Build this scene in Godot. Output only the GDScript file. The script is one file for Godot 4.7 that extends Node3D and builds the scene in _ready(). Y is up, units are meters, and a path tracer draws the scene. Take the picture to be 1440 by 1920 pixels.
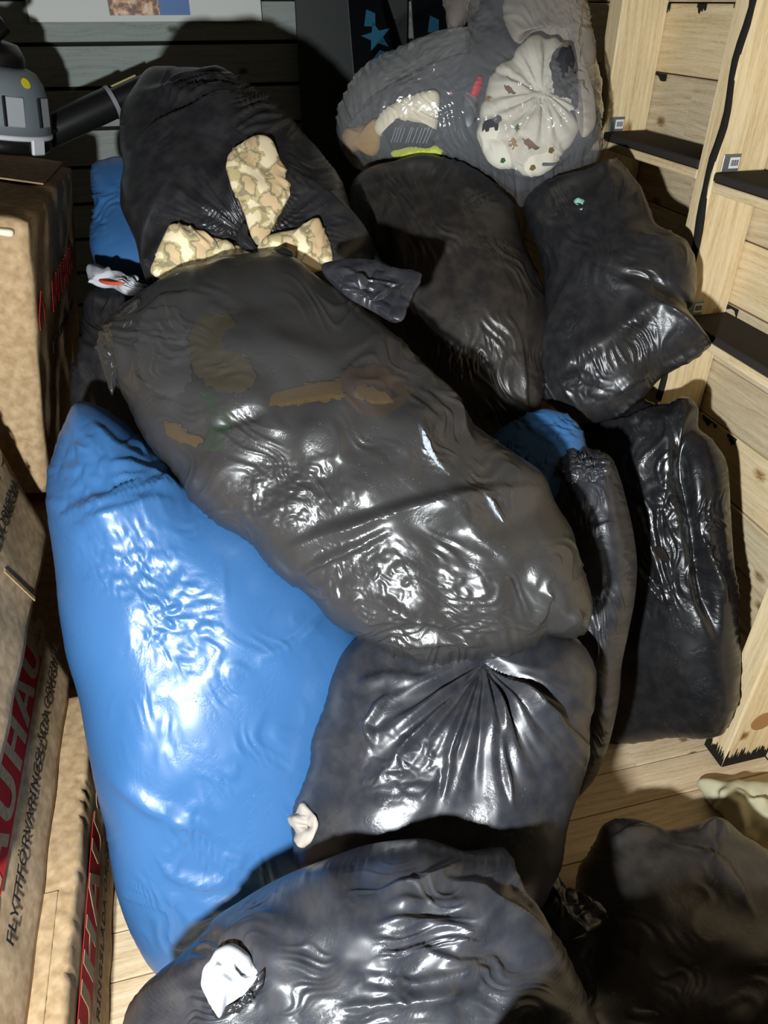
extends Node3D

# Storage room: bags heaped between stacked moving boxes (left) and an open stud wall (right).
# y up, metres. Right wall runs along -z. at(x, y, depth) turns a traced photo point into a room point.
const F := 1380.0
const EYE := Vector3(0, 1.6, 0)
var B := Basis()
var rng := RandomNumberGenerator.new()
var nz: FastNoiseLite
var cell: FastNoiseLite
var M := {}
var T := {}

func at(px: float, py: float, d: float) -> Vector3:
	return EYE + B * Vector3((px - 720.0) / F * d, -(py - 960.0) / F * d, -d)

func to_px(p: Vector3) -> Vector2:
	var q := B.transposed() * (p - EYE)
	return Vector2(720.0 + q.x / -q.z * F, 960.0 - q.y / -q.z * F)

func ray_plane(px: float, py: float, o: Vector3, n: Vector3) -> Vector3:
	var dir := B * Vector3((px - 720.0) / F, -(py - 960.0) / F, -1.0)
	return EYE + dir * ((o - EYE).dot(n) / dir.dot(n))

# ---------------------------------------------------------------- set-up
func _ready() -> void:
	rng.seed = 7
	B = Basis.from_euler(Vector3(deg_to_rad(-34.8), deg_to_rad(-14.3), 0))
	var cam := Camera3D.new()
	cam.name = "camera"
	cam.fov = rad_to_deg(2.0 * atan(960.0 / F))
	cam.near = 0.02
	cam.transform = Transform3D(B, EYE)
	add_child(cam)
	cam.current = true
	var we := WorldEnvironment.new()
	we.name = "environment"
	var env := Environment.new()
	env.background_mode = Environment.BG_COLOR
	env.background_color = Color(0, 0, 0)
	env.tonemap_mode = Environment.TONE_MAPPER_LINEAR
	env.tonemap_exposure = 1.0
	env.sdfgi_enabled = true
	env.ssao_enabled = true
	env.ssil_enabled = true
	we.environment = env
	add_child(we)
	lamp(EYE + B * Vector3(-0.285, -0.38, 0.0), 5.4)

	nz = FastNoiseLite.new()
	nz.noise_type = FastNoiseLite.TYPE_SIMPLEX_SMOOTH
	nz.frequency = 1.0
	nz.fractal_type = FastNoiseLite.FRACTAL_NONE
	nz.seed = 3
	cell = FastNoiseLite.new()
	cell.noise_type = FastNoiseLite.TYPE_CELLULAR
	cell.cellular_return_type = FastNoiseLite.RETURN_DISTANCE2_SUB
	cell.fractal_type = FastNoiseLite.FRACTAL_NONE
	cell.frequency = 1.0
	cell.seed = 11
	make_materials()
	room()
	boxes()
	bags()
	clothes()
	clutter()

func lamp(p: Vector3, energy: float) -> void:  # added bulb and cord, in place of an unseen handheld light
	var t := thing("added_lamp", "added bare bulb on a cord standing in for a handheld light", "lamp", p)
	var bulb := SphereMesh.new()
	bulb.radius = 0.03
	bulb.height = 0.06
	var m := StandardMaterial3D.new()
	m.emission_enabled = true
	m.emission = Color(0.97, 0.99, 1.0)
	m.emission_energy_multiplier = 2.0
	m.albedo_color = Color(0.9, 0.9, 0.9)
	part(t, "light_bulb", bulb, m)
	var sock := CylinderMesh.new()
	sock.top_radius = 0.012
	sock.bottom_radius = 0.018
	sock.height = 0.05
	var dark := StandardMaterial3D.new()
	dark.albedo_color = Color(0.05, 0.05, 0.05)
	part(t, "socket", sock, dark, Vector3(0, 0.054, 0))
	var cord := CylinderMesh.new()
	cord.top_radius = 0.003
	cord.bottom_radius = 0.003
	cord.height = 2.3 - p.y - 0.075
	part(t, "cord", cord, dark, Vector3(0, 0.075 + cord.height / 2, 0))
	var l := OmniLight3D.new()
	l.name = "lamp_light"
	l.light_color = Color(0.97, 0.99, 1.0)
	l.light_energy = energy
	l.light_size = 0.03
	l.omni_range = 8.0
	l.omni_attenuation = 2.0
	l.shadow_enabled = true
	t.add_child(l)

# ---------------------------------------------------------------- small helpers
var taken := {}
func numbered(called: String) -> String:
	if not taken.has(called):
		taken[called] = 0
		return called
	taken[called] += 1
	return "%s_%03d" % [called, taken[called]]

func tag(o: Node, label: String, category: String, group := "") -> void:
	o.set_meta("label", label)
	o.set_meta("category", category)
	if group != "":
		o.set_meta("group", group)

func thing(called: String, label: String, category: String, p := Vector3.ZERO, group := "") -> Node3D:
	var o := Node3D.new()
	o.name = numbered(called)
	add_child(o)
	o.position = p
	tag(o, label, category, group)
	return o

func part(parent: Node, called: String, mesh: Mesh, mat: Material, p := Vector3.ZERO, rot := Vector3.ZERO) -> MeshInstance3D:
	var o := MeshInstance3D.new()
	o.name = called
	o.mesh = mesh
	o.material_override = mat
	o.position = p
	o.rotation = rot
	o.cast_shadow = GeometryInstance3D.SHADOW_CASTING_SETTING_ON
	parent.add_child(o, true)
	return o

func struct(called: String, mesh: Mesh, mat: Material, p := Vector3.ZERO) -> MeshInstance3D:
	var o := part(self, called, mesh, mat, p)
	o.set_meta("kind", "structure")
	return o

func quad(st: SurfaceTool, a: Vector3, b: Vector3, c: Vector3, d: Vector3, ga: int, off: Vector2) -> void:
	var n := (c - a).cross(d - b).normalized()
	for p in [a, c, b, a, d, c]:
		st.set_normal(n)
		st.set_uv(box_uv(p, n, ga, off))
		st.add_vertex(p)

func box_uv(p: Vector3, n: Vector3, ga: int, off: Vector2) -> Vector2:
	var an := n.abs()
	var k := 0
	if an.y > an.x and an.y > an.z: k = 1
	elif an.z > an.x: k = 2
	var u := p[ga]
	var v := 0.0
	if k == ga:
		u = p[(k + 1) % 3] * 3.0
		v = p[(k + 2) % 3] * 3.0
	else:
		v = p[3 - k - ga]
	return Vector2(u, v) + off

# box with chamfered edges; ga = axis the grain runs along
func bevel_box(size: Vector3, b: float, ga := 0, off := Vector2.ZERO) -> ArrayMesh:
	var st := SurfaceTool.new()
	st.begin(Mesh.PRIMITIVE_TRIANGLES)
	var h := size / 2
	var V := func(sx: int, sy: int, sz: int, k: int) -> Vector3:
		var s := Vector3(sx, sy, sz)
		var q := Vector3(h.x - b, h.y - b, h.z - b)
		q[k] = h[k]
		return s * q
	for k in 3:
		var i := (k + 1) % 3
		var j := (k + 2) % 3
		for s in [-1, 1]:
			var c := []
			for w in [[-1, -1], [1, -1], [1, 1], [-1, 1]]:
				var sg := [0, 0, 0]
				sg[k] = s
				sg[i] = w[0]
				sg[j] = w[1]
				c.append(V.call(sg[0], sg[1], sg[2], k))
			if s < 0: c.reverse()
			quad(st, c[0], c[1], c[2], c[3], ga, off)
		# edges along axis k
		for w in [[-1, -1], [1, -1], [1, 1], [-1, 1]]:
			var lo := [0, 0, 0]
			lo[k] = -1
			lo[i] = w[0]
			lo[j] = w[1]
			var hi := lo.duplicate()
			hi[k] = 1
			var a: Vector3 = V.call(lo[0], lo[1], lo[2], i)
			var bb: Vector3 = V.call(hi[0], hi[1], hi[2], i)
			var cc: Vector3 = V.call(hi[0], hi[1], hi[2], j)
			var dd: Vector3 = V.call(lo[0], lo[1], lo[2], j)
			if w[0] * w[1] > 0: quad(st, a, dd, cc, bb, ga, off)
			else: quad(st, a, bb, cc, dd, ga, off)
	for sx in [-1, 1]:
		for sy in [-1, 1]:
			for sz in [-1, 1]:
				var a: Vector3 = V.call(sx, sy, sz, 0)
				var n := Vector3(sx, sy, sz).normalized()
				for p in ([a, V.call(sx, sy, sz, 2), V.call(sx, sy, sz, 1)] if sx * sy * sz > 0 else [a, V.call(sx, sy, sz, 1), V.call(sx, sy, sz, 2)]):
					st.set_normal(n)
					st.set_uv(box_uv(p, n, ga, off))
					st.add_vertex(p)
	return st.commit()

# subdivided box with rounded, slightly dented faces (cardboard)
func soft_box(size: Vector3, rad: float, step: float, amp: float, sd: float, crease := 0.0) -> ArrayMesh:
	var h := size / 2
	var pos := PackedVector3Array()
	var uv := PackedVector2Array()
	var idx := PackedInt32Array()
	for k in 3:
		var i := (k + 1) % 3
		var j := (k + 2) % 3
		for s in [-1.0, 1.0]:
			var ni := int(ceil(size[i] / step)) + 1
			var nj := int(ceil(size[j] / step)) + 1
			var base := pos.size()
			for a in ni + 1:
				for c in nj + 1:
					var p := Vector3.ZERO
					p[k] = s * h[k]
					p[i] = lerpf(-h[i], h[i], float(a) / ni)
					p[j] = lerpf(-h[j], h[j], float(c) / nj)
					var q := p.clamp(-h + Vector3.ONE * rad, h - Vector3.ONE * rad)
					var dir := (p - q).normalized()
					var w := q + dir * rad
					var dn := nz.get_noise_3d(w.x * 7 + sd, w.y * 7, w.z * 7) * amp
					if crease > 0.0:
						# pressed dents running across the long top edges
						var edge := clampf(1.0 - absf(absf(w.x) - h.x) / 0.07, 0, 1) * clampf(1.0 - (h.y - w.y) / 0.05, 0, 1)
						var v := nz.get_noise_2d(w.z * 26 + sd + w.x * 5, 4.0)
						dn -= crease * edge * exp(-v * v / 0.012)
					pos.append(w + dir * dn)
					uv.append(Vector2(p[i], p[j]) if k == 0 else Vector2(p[j], p[i]))
			for a in ni:
				for c in nj:
					var v0 := base + a * (nj + 1) + c
					var quadv := [v0, v0 + nj + 1, v0 + nj + 2, v0, v0 + nj + 2, v0 + 1]
					if s > 0: quadv.reverse()
					idx.append_array(PackedInt32Array(quadv))
	var arr := []
	arr.resize(Mesh.ARRAY_MAX)
	arr[Mesh.ARRAY_VERTEX] = pos
	arr[Mesh.ARRAY_TEX_UV] = uv
	arr[Mesh.ARRAY_INDEX] = idx
	var m := ArrayMesh.new()
	m.add_surface_from_arrays(Mesh.PRIMITIVE_TRIANGLES, arr)
	var st := SurfaceTool.new()
	st.create_from(m, 0)
	st.generate_normals()
	return st.commit()

# tube of varying radius along points
func tube(pts: Array, radii: Array, sides := 10, squash := 1.0) -> ArrayMesh:
	var pos := PackedVector3Array()
	var nor := PackedVector3Array()
	var uv := PackedVector2Array()
	var idx := PackedInt32Array()
	var n := pts.size()
	var ref := Vector3.UP
	for i in n:
		var t: Vector3 = (pts[mini(i + 1, n - 1)] - pts[maxi(i - 1, 0)]).normalized()
		if absf(t.dot(ref)) > 0.95: ref = Vector3.RIGHT
		var x := t.cross(ref).normalized()
		var y := x.cross(t)
		for k in sides + 1:
			var a := TAU * k / sides
			var dir := x * cos(a) + y * sin(a) * squash
			pos.append(pts[i] + dir * radii[i])
			nor.append((x * cos(a) + y * sin(a) / squash).normalized())
			uv.append(Vector2(float(k) / sides, float(i)))
	for i in n - 1:
		for k in sides:
			var a := i * (sides + 1) + k
			idx.append_array(PackedInt32Array([a, a + 1, a + sides + 1, a + 1, a + sides + 2, a + sides + 1]))
	for e in [0, n - 1]:
		var c := pos.size()
		pos.append(pts[e])
		nor.append((pts[e] - pts[1 if e == 0 else n - 2]).normalized())
		uv.append(Vector2.ZERO)
		for k in sides:
			var a: int = e * (sides + 1) + k
			idx.append_array(PackedInt32Array([c, a, a + 1]))
	return arrays(pos, nor, uv, idx)

func arrays(pos: PackedVector3Array, nor: PackedVector3Array, uv: PackedVector2Array, idx: PackedInt32Array) -> ArrayMesh:
	var arr := []
	arr.resize(Mesh.ARRAY_MAX)
	arr[Mesh.ARRAY_VERTEX] = pos
	arr[Mesh.ARRAY_NORMAL] = nor
	arr[Mesh.ARRAY_TEX_UV] = uv
	arr[Mesh.ARRAY_INDEX] = idx
	var m := ArrayMesh.new()
	m.add_surface_from_arrays(Mesh.PRIMITIVE_TRIANGLES, arr)
	return m

# flat shape with thickness from a polygon in its own x-y plane
func plate(poly: PackedVector2Array, depth: float) -> ArrayMesh:
	if not Geometry2D.is_polygon_clockwise(poly): poly.reverse()
	var tri := Geometry2D.triangulate_polygon(poly)
	var st := SurfaceTool.new()
	st.begin(Mesh.PRIMITIVE_TRIANGLES)
	for s in [1, -1]:
		for k in range(0, tri.size(), 3):
			for w in 3:
				var q := poly[tri[k + (2 - w if s > 0 else w)]]
				st.set_normal(Vector3(0, 0, s))
				st.set_uv(q)
				st.add_vertex(Vector3(q.x, q.y, s * depth / 2))
	for k in poly.size():
		var a := poly[k]
		var b := poly[(k + 1) % poly.size()]
		var n := Vector3(a.y - b.y, b.x - a.x, 0).normalized()
		for v in [[a, 1], [b, -1], [b, 1], [a, 1], [a, -1], [b, -1]]:
			st.set_normal(n)
			st.set_uv(v[0])
			st.add_vertex(Vector3(v[0].x, v[0].y, v[1] * depth / 2))
	return st.commit()

func lathe(prof: Array, sides := 40, sx := 1.0, sz := 1.0) -> ArrayMesh:
	var st := SurfaceTool.new()
	st.begin(Mesh.PRIMITIVE_TRIANGLES)
	for i in prof.size() - 1:
		for k in sides:
			var q := []
			for w in [[i, k], [i + 1, k], [i + 1, k + 1], [i, k + 1]]:
				var a: float = TAU * w[1] / sides
				q.append(Vector3(prof[w[0]].x * cos(a) * sx, prof[w[0]].y, prof[w[0]].x * sin(a) * sz))
			for v in [0, 1, 2, 0, 2, 3]:
				st.set_uv(Vector2(q[v].x, q[v].y))
				st.add_vertex(q[v])
	st.index()
	st.generate_normals()
	return st.commit()

# ---------------------------------------------------------------- textures and materials
func lut_texture(img: Image, stops: Array) -> ImageTexture:
	# stops: [[0..1, Color], ...] -> colour per grey level
	img.convert(Image.FORMAT_L8)
	var src := img.get_data()
	var lut := PackedByteArray()
	lut.resize(768)
	for g in 256:
		var f := g / 255.0
		var c: Color = stops[0][1]
		for k in stops.size() - 1:
			if f >= stops[k][0]:
				c = stops[k][1].lerp(stops[k + 1][1], clampf((f - stops[k][0]) / maxf(1e-5, stops[k + 1][0] - stops[k][0]), 0, 1))
		lut[g * 3] = int(c.r * 255)
		lut[g * 3 + 1] = int(c.g * 255)
		lut[g * 3 + 2] = int(c.b * 255)
	var dst := PackedByteArray()
	dst.resize(src.size() * 3)
	for i in src.size():
		var g := src[i] * 3
		dst[i * 3] = lut[g]
		dst[i * 3 + 1] = lut[g + 1]
		dst[i * 3 + 2] = lut[g + 2]
	var o := Image.create_from_data(img.get_width(), img.get_height(), false, Image.FORMAT_RGB8, dst)
	return ImageTexture.create_from_image(o)

func noise_image(kind: int, freq: float, sd: int, w: int, h: int, oct := 4, warp := 0.0, ret := -1) -> Image:
	var n := FastNoiseLite.new()
	n.noise_type = kind
	n.frequency = freq
	n.seed = sd
	n.fractal_octaves = oct
	n.fractal_type = FastNoiseLite.FRACTAL_FBM if oct > 1 else FastNoiseLite.FRACTAL_NONE
	if ret >= 0: n.cellular_return_type = ret
	if warp > 0.0:
		n.domain_warp_enabled = true
		n.domain_warp_amplitude = warp
		n.domain_warp_frequency = freq * 0.8
	return n.get_seamless_image(w, h)

func crinkle_image(w: int) -> Image:
	var a := noise_image(FastNoiseLite.TYPE_CELLULAR, 0.032, 5, w, w, 2, 30.0, FastNoiseLite.RETURN_DISTANCE2_SUB)
	var b := noise_image(FastNoiseLite.TYPE_SIMPLEX, 0.006, 6, w, w, 2)
	var c := noise_image(FastNoiseLite.TYPE_CELLULAR, 0.085, 8, w, w, 2, 12.0, FastNoiseLite.RETURN_DISTANCE2_SUB)
	for i in [a, b, c]: i.convert(Image.FORMAT_L8)
	var da: PackedByteArray = a.get_data()
	var db: PackedByteArray = b.get_data()
	var dc: PackedByteArray = c.get_data()
	for i in da.size():
		var m := clampf((db[i] - 105) / 70.0, 0.0, 1.0)
		da[i] = int(128.0 + (da[i] - 128.0) * m * 0.8 + (dc[i] - 128.0) * (0.06 + 0.3 * m * m))
	return Image.create_from_data(w, w, false, Image.FORMAT_L8, da)

func wood_image(sd: int, w: int, h: int, wob: float) -> Image:
	# streaks along u, wavy; rings round a few knots
	var img := Image.create(w, h, false, Image.FORMAT_L8)
	var data := PackedByteArray()
	data.resize(w * h)
	var r := RandomNumberGenerator.new()
	r.seed = sd
	var knots := []
	for k in 3:
		knots.append(Vector3(r.randf_range(0.1, 0.9) * w, r.randf_range(0.15, 0.85) * h, r.randf_range(5, 11)))
	for y in h:
		for x in w:
			var fy := y + nz.get_noise_2d(x * 0.003 + sd, y * 0.008) * wob
			var kd := 0.0
			for q in knots:
				var dx: float = (x - q.x) / 2.2
				var dy: float = y - q.y
				var dd: float = sqrt(dx * dx + dy * dy)
				if dd < q.z * 6.0:
					fy += signf(dy) * q.z * 1.4 * exp(-dd / (q.z * 1.6))
					kd = maxf(kd, clampf(1.5 - dd / q.z, 0, 1))
			var v := 0.58 + 0.13 * nz.get_noise_2d(x * 0.0025, fy * 0.085 + sd) + 0.10 * nz.get_noise_2d(x * 0.008 + 50, fy * 0.3 + sd) + 0.09 * nz.get_noise_2d(x * 0.04, fy * 0.75)
			v -= kd * 0.45
			data[y * w + x] = int(clampf(v, 0, 1) * 255)
	img.set_data(w, h, false, Image.FORMAT_L8, data)
	return img

func mat(c: Color, rough: float, spec := 0.5) -> StandardMaterial3D:
	var m := StandardMaterial3D.new()
	m.albedo_color = c
	m.roughness = rough
	m.metallic_specular = spec
	return m

func film(c: Color, rough: float, bump: float, tile: float, dust: Texture2D, spec := 0.5) -> StandardMaterial3D:
	var m := mat(c, rough, spec)
	if dust: m.albedo_texture = dust
	m.heightmap_enabled = true
	m.heightmap_texture = T.crumple
	m.heightmap_scale = bump
	m.uv1_scale = Vector3(tile, tile, 1)
	return m

func make_materials() -> void:
	T.crumple = ImageTexture.create_from_image(crinkle_image(768))
	var du := noise_image(FastNoiseLite.TYPE_SIMPLEX, 0.012, 9, 512, 512, 6)
	T.dust = lut_texture(du, [[0.0, Color(0.72, 0.72, 0.74)], [0.5, Color(0.86, 0.86, 0.87)], [0.75, Color(0.97, 0.95, 0.92)], [1.0, Color(1, 0.97, 0.93)]])
	M.black = film(Color(0.175, 0.175, 0.182), 0.35, 0.05, 3.0, T.dust)
	M.slate_black = film(Color(0.205, 0.21, 0.228), 0.36, 0.05, 3.0, T.dust)
	M.gloss = film(Color(0.13, 0.132, 0.14), 0.28, 0.07, 3.3, T.dust)
	M.brown_black = film(Color(0.2, 0.187, 0.178), 0.4, 0.05, 3.0, T.dust)
	M.blue = film(Color(0.20, 0.37, 0.555), 0.38, 0.035, 3.0, null)
	M.smoke = film(Color(0.215, 0.21, 0.205, 0.66), 0.33, 0.06, 3.4, null, 0.7)
	M.smoke.transparency = BaseMaterial3D.TRANSPARENCY_ALPHA
	M.clear = film(Color(0.8, 0.8, 0.8, 0.13), 0.18, 0.06, 3.4, null, 0.7)
	M.clear.transparency = BaseMaterial3D.TRANSPARENCY_ALPHA
	# wood
	var w1 := wood_image(21, 1024, 256, 9)
	T.wood = lut_texture(w1, [[0.0, Color(0.42, 0.33, 0.22)], [0.3, Color(0.64, 0.55, 0.41)], [0.5, Color(0.75, 0.68, 0.55)], [0.75, Color(0.83, 0.77, 0.65)], [1.0, Color(0.88, 0.82, 0.71)]])
	var w2 := wood_image(77, 1024, 256, 5)
	T.wood2 = lut_texture(w2, [[0.0, Color(0.46, 0.34, 0.2)], [0.3, Color(0.72, 0.60, 0.42)], [0.5, Color(0.83, 0.74, 0.57)], [0.75, Color(0.90, 0.82, 0.67)], [1.0, Color(0.94, 0.88, 0.75)]])
	T.floor = lut_texture(wood_image(53, 1024, 256, 4), [[0.0, Color(0.42, 0.33, 0.22)], [0.3, Color(0.64, 0.54, 0.40)], [0.5, Color(0.75, 0.66, 0.53)], [0.75, Color(0.83, 0.75, 0.63)], [1.0, Color(0.88, 0.80, 0.69)]])
	T.grey_wood = lut_texture(w1, [[0.0, Color(0.27, 0.28, 0.27)], [0.3, Color(0.44, 0.46, 0.44)], [0.5, Color(0.54, 0.57, 0.55)], [1.0, Color(0.62, 0.65, 0.62)]])
	for k in ["wood", "wood2", "floor", "grey_wood"]:
		M[k] = mat(Color(1, 1, 1), 0.75, 0.35)
		M[k].albedo_texture = T[k]
		M[k].uv1_scale = Vector3(1.1, 3.4, 1)
	M.wood_dark = mat(Color(0.97, 0.96, 0.95), 0.75, 0.35)
	M.wood_dark.albedo_texture = T.wood
	M.wood_dark.uv1_scale = Vector3(0.9, 3.1, 1)
	M.bark = mat(Color(0.13, 0.12, 0.10), 0.9, 0.3)
	M.tar = mat(Color(0.12, 0.10, 0.085), 0.8, 0.3)
	M.low_bounce = mat(Color(0.2, 0.17, 0.14), 0.8, 0.3)  # dark tone for the unseen ceiling and left wall, holds down bounced light
	M.felt = mat(Color(0.2, 0.18, 0.165), 0.85, 0.3)
	M.zinc = mat(Color(0.55, 0.57, 0.58), 0.42, 0.5)
	M.zinc.metallic = 0.75
	M.paper = mat(Color(0.85, 0.85, 0.85), 0.7)
	# cardboard
	var cb := noise_image(FastNoiseLite.TYPE_SIMPLEX, 0.03, 31, 512, 512, 5)
	T.card = lut_texture(cb, [[0.0, Color(0.60, 0.49, 0.35)], [0.5, Color(0.68, 0.57, 0.42)], [1.0, Color(0.75, 0.64, 0.49)]])
	M.card = mat(Color(0.9, 0.91, 0.93), 0.85, 0.3)
	M.card.albedo_texture = T.card
	M.card.uv1_scale = Vector3(2, 2, 1)
	M.card.heightmap_enabled = true
	M.card.heightmap_texture = T.crumple
	M.card.heightmap_scale = 0.015
	M.card_grey_lit = M.card.duplicate()
	M.card_grey_lit.albedo_color = Color(1.0, 1.02, 1.07)  # light put into the tone: brighter card for faces lit at a grazing angle
	M.red = mat(Color(0.68, 0.16, 0.15), 0.8, 0.3)
	M.ink = mat(Color(0.14, 0.12, 0.11), 0.8, 0.3)
	# cloth
	var ca := noise_image(FastNoiseLite.TYPE_SIMPLEX, 0.02, 41, 512, 512, 2, 25.0)
	T.camo = lut_texture(ca, [[0.0, Color(0.90, 0.84, 0.70)], [0.36, Color(0.90, 0.84, 0.70)], [0.362, Color(0.72, 0.66, 0.48)], [0.5, Color(0.72, 0.66, 0.48)], [0.502, Color(0.55, 0.51, 0.41)], [0.6, Color(0.55, 0.51, 0.41)], [0.602, Color(0.79, 0.69, 0.53)], [1.0, Color(0.79, 0.69, 0.53)]])
	M.camo = cloth(Color(1, 1, 1), T.camo, 1.5)
	for e in [["white", Color(0.70, 0.71, 0.73)], ["cream", Color(0.86, 0.82, 0.72)], ["charcoal", Color(0.25, 0.26, 0.28)], ["grey", Color(0.62, 0.59, 0.55)], ["tan", Color(0.62, 0.50, 0.33)], ["lime", Color(0.72, 0.76, 0.30)], ["rose", Color(0.80, 0.22, 0.27)], ["olive", Color(0.42, 0.37, 0.2)], ["mustard", Color(0.6, 0.46, 0.2)], ["green", Color(0.2, 0.36, 0.22)], ["brown", Color(0.42, 0.29, 0.17)], ["darkgrey", Color(0.20, 0.20, 0.22)], ["mint", Color(0.58, 0.76, 0.72)], ["strap", Color(0.6, 0.63, 0.66)], ["khaki", Color(0.72, 0.70, 0.58)], ["slate", Color(0.4, 0.4, 0.41)], ["orange", Color(0.85, 0.36, 0.25)], ["ivory", Color(0.80, 0.78, 0.72)], ["bundle", Color(0.30, 0.29, 0.30)]]:
		M[e[0]] = cloth(e[1], null, 5.0)

func cloth(c: Color, tex: Texture2D, tile: float) -> StandardMaterial3D:
	var m := mat(c, 0.9, 0.25)
	m.albedo_texture = tex
	m.uv1_scale = Vector3(tile, tile, 1)
	m.heightmap_enabled = true
	m.heightmap_texture = T.crumple
	m.heightmap_scale = 0.03
	return m

# ---------------------------------------------------------------- the room
func room() -> void:
	var XR := 1.25
	var ZB := -3.1
	var XL := -1.15
	var ZF := 0.3   # front wall left out, open on black, so less light bounces back
	var CEIL := 2.3
	var zl := ZF - ZB
	var zc := (ZF + ZB) / 2
	var ZW := -0.35   # side walls cut short here to reduce bounced light
	var wl_ := ZW - ZB
	var wc := (ZW + ZB) / 2
	# floor
	var fl := struct("floor", bevel_box(Vector3(XR - XL + 0.3, 0.06, zl + 0.3), 0.004), M.floor, Vector3((XR + XL) / 2, -0.055, zc))
	var n := int(zl / 0.098)
	for i in n:
		var o := part(fl, "plank", bevel_box(Vector3(XR - XL - 0.004, 0.022, 0.0955), 0.0015, 0, Vector2(rng.randf() * 3, rng.randf() * 3)), M.floor, Vector3(0, 0.044 + rng.randf_range(-0.0005, 0.0005), ZF - 0.05 - i * 0.098 - zc))
		o.set_meta("plain", true)
	struct("ceiling", bevel_box(Vector3(XR - XL + 0.3, 0.05, zl + 0.3), 0.004), M.low_bounce, Vector3((XR + XL) / 2, CEIL + 0.026, zc))
	# back wall: weathered grey boards with open joints
	var wb := struct("wall_back", bevel_box(Vector3(XR - XL + 0.3, CEIL, 0.04), 0.003), M.bark, Vector3((XR + XL) / 2, CEIL / 2, ZB - 0.045))
	var y := 0.0
	var k := 0
	for yy in [0.105, 0.23, 0.355, 0.48, 0.605, 0.73, 0.855, 0.98, 1.105, 1.23, 1.355, 1.485, 1.61, 1.735, 1.86, 1.985, 2.11, 2.235, 2.3]:
		var hh: float = yy - y - 0.012
		if hh > 0.02:
			part(wb, "board", bevel_box(Vector3(XR - XL, hh, 0.022), 0.002, 0, Vector2(k * 0.37, k * 0.21)), M.grey_wood, Vector3(0, y + hh / 2 - CEIL / 2, 0.034))
		y = yy
		k += 1
	# left wall behind the boxes
	var wl := struct("wall_left", bevel_box(Vector3(0.04, CEIL, wl_ + 0.2), 0.003), M.bark, Vector3(XL - 0.045, CEIL / 2, wc - 0.1))
	for i in 15:
		part(wl, "board", bevel_box(Vector3(0.022, 0.146, wl_), 0.002, 2, Vector2(rng.randf() * 3, rng.randf())), M.low_bounce, Vector3(0.034, 0.076 + i * 0.15 - CEIL / 2, 0))
	# right wall: pale softwood boards behind studs
	var wr := struct("wall_right", bevel_box(Vector3(0.04, CEIL, wl_ + 0.1), 0.003), M.bark, Vector3(XR + 0.05, CEIL / 2, wc))
	var tops := [0.108, 0.252, 0.397, 0.541, 0.705, 0.848, 0.995, 1.142, 1.292, 1.447, 1.597, 1.745, 1.89, 2.035, 2.18, 2.3]
	y = 0.0
	for i in tops.size():
		var hh: float = tops[i] - y - 0.003
		var m: Material = [M.wood, M.wood2, M.wood_dark][i % 3]
		part(wr, "board", bevel_box(Vector3(0.025, hh, wl_), 0.0025, 2, Vector2(rng.randf() * 3, rng.randf())), m, Vector3(-0.0375 + rng.randf_range(-0.003, 0.003), y + hh / 2 - CEIL / 2, 0))
		# dark bark left along some joints
		if i in [4, 6, 8, 9, 10, 2]:
			for q in 9:
				var zz := -2.15 + 0.16 * q + rng.randf_range(-0.06, 0.06)
				if rng.randf() < 0.45: continue
				var poly := PackedVector2Array()
				var wd := rng.randf_range(0.012, 0.05)
				for s in 9:
					poly.append(Vector2(-wd + wd * 2 * s / 8.0, -rng.randf_range(0.002, 0.02)))
				poly.append(Vector2(wd, 0.0))
				poly.append(Vector2(-wd, 0.0))
				part(wr, "bark_remnant", plate(poly, 0.002), M.bark, Vector3(-0.0535, tops[i] - 0.003 - CEIL / 2, zz - wc), Vector3(0, -PI / 2, 0))
		y = tops[i]
	# studs stand 13 cm proud of the boards
	for e in [[-2.035, 0.07, 1.12], [-1.53, 0.06, 1.12], [-0.955, 0.07, 1.12], [-0.38, 0.07, 1.12], [-2.75, 0.07, 1.12]]:
		var w: float = XR - e[2]
		part(wr, "stud", bevel_box(Vector3(w, CEIL - 0.004, e[1]), 0.004, 1, Vector2(rng.randf() * 2, rng.randf())), M.wood2, Vector3(e[2] + w / 2 - XR - 0.05, 0, e[0] - wc))
	# bark strip left on the middle stud's room-side edge
	var bp := []
	var br := []
	for i in 40:
		var yy := 0.75 + i * 0.03
		bp.append(Vector3(1.121, yy, -1.51 + nz.get_noise_1d(yy * 6) * 0.012) - wr.position)
		br.append(0.008 + 0.006 * (0.5 + 0.5 * nz.get_noise_1d(yy * 14 + 9)))
	part(wr, "bark_edge", tube(bp, br, 8, 0.5), M.bark)
	# tar brushed round the foot of the near stud
	for e in [[Vector3(1.185, 0, -0.9185), 0.0, 0.065], [Vector3(1.1185, 0, -0.955), -PI / 2, 0.035]]:
		var poly := PackedVector2Array()
		var s := 34
		for q in s + 1:
			poly.append(Vector2(lerpf(-e[2], e[2], float(q) / s), 0.012 + rng.randf_range(0.0, 0.032) + (0.02 if q % 2 else 0.0)))
		poly.append(Vector2(e[2], 0.0))
		poly.append(Vector2(-e[2], 0.0))
		part(wr, "tar_coating", plate(poly, 0.0015), M.tar, e[0] - wr.position, Vector3(0, e[1], 0))
	for e in [[1.187, 0.155, -0.9185, 0.03]]:
		var kn := CylinderMesh.new()
		kn.top_radius = e[3]
		kn.bottom_radius = e[3]
		kn.height = 0.002
		part(wr, "knot", kn, mat(Color(0.62, 0.45, 0.27), 0.75), Vector3(e[0], e[1], e[2]) - wr.position, Vector3(PI / 2, 0, 0))
	# narrow black shelves between the studs
	shelf(-2.0, -1.56, 1.30, "narrow black shelf between the studs beside the clear bag")
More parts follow.
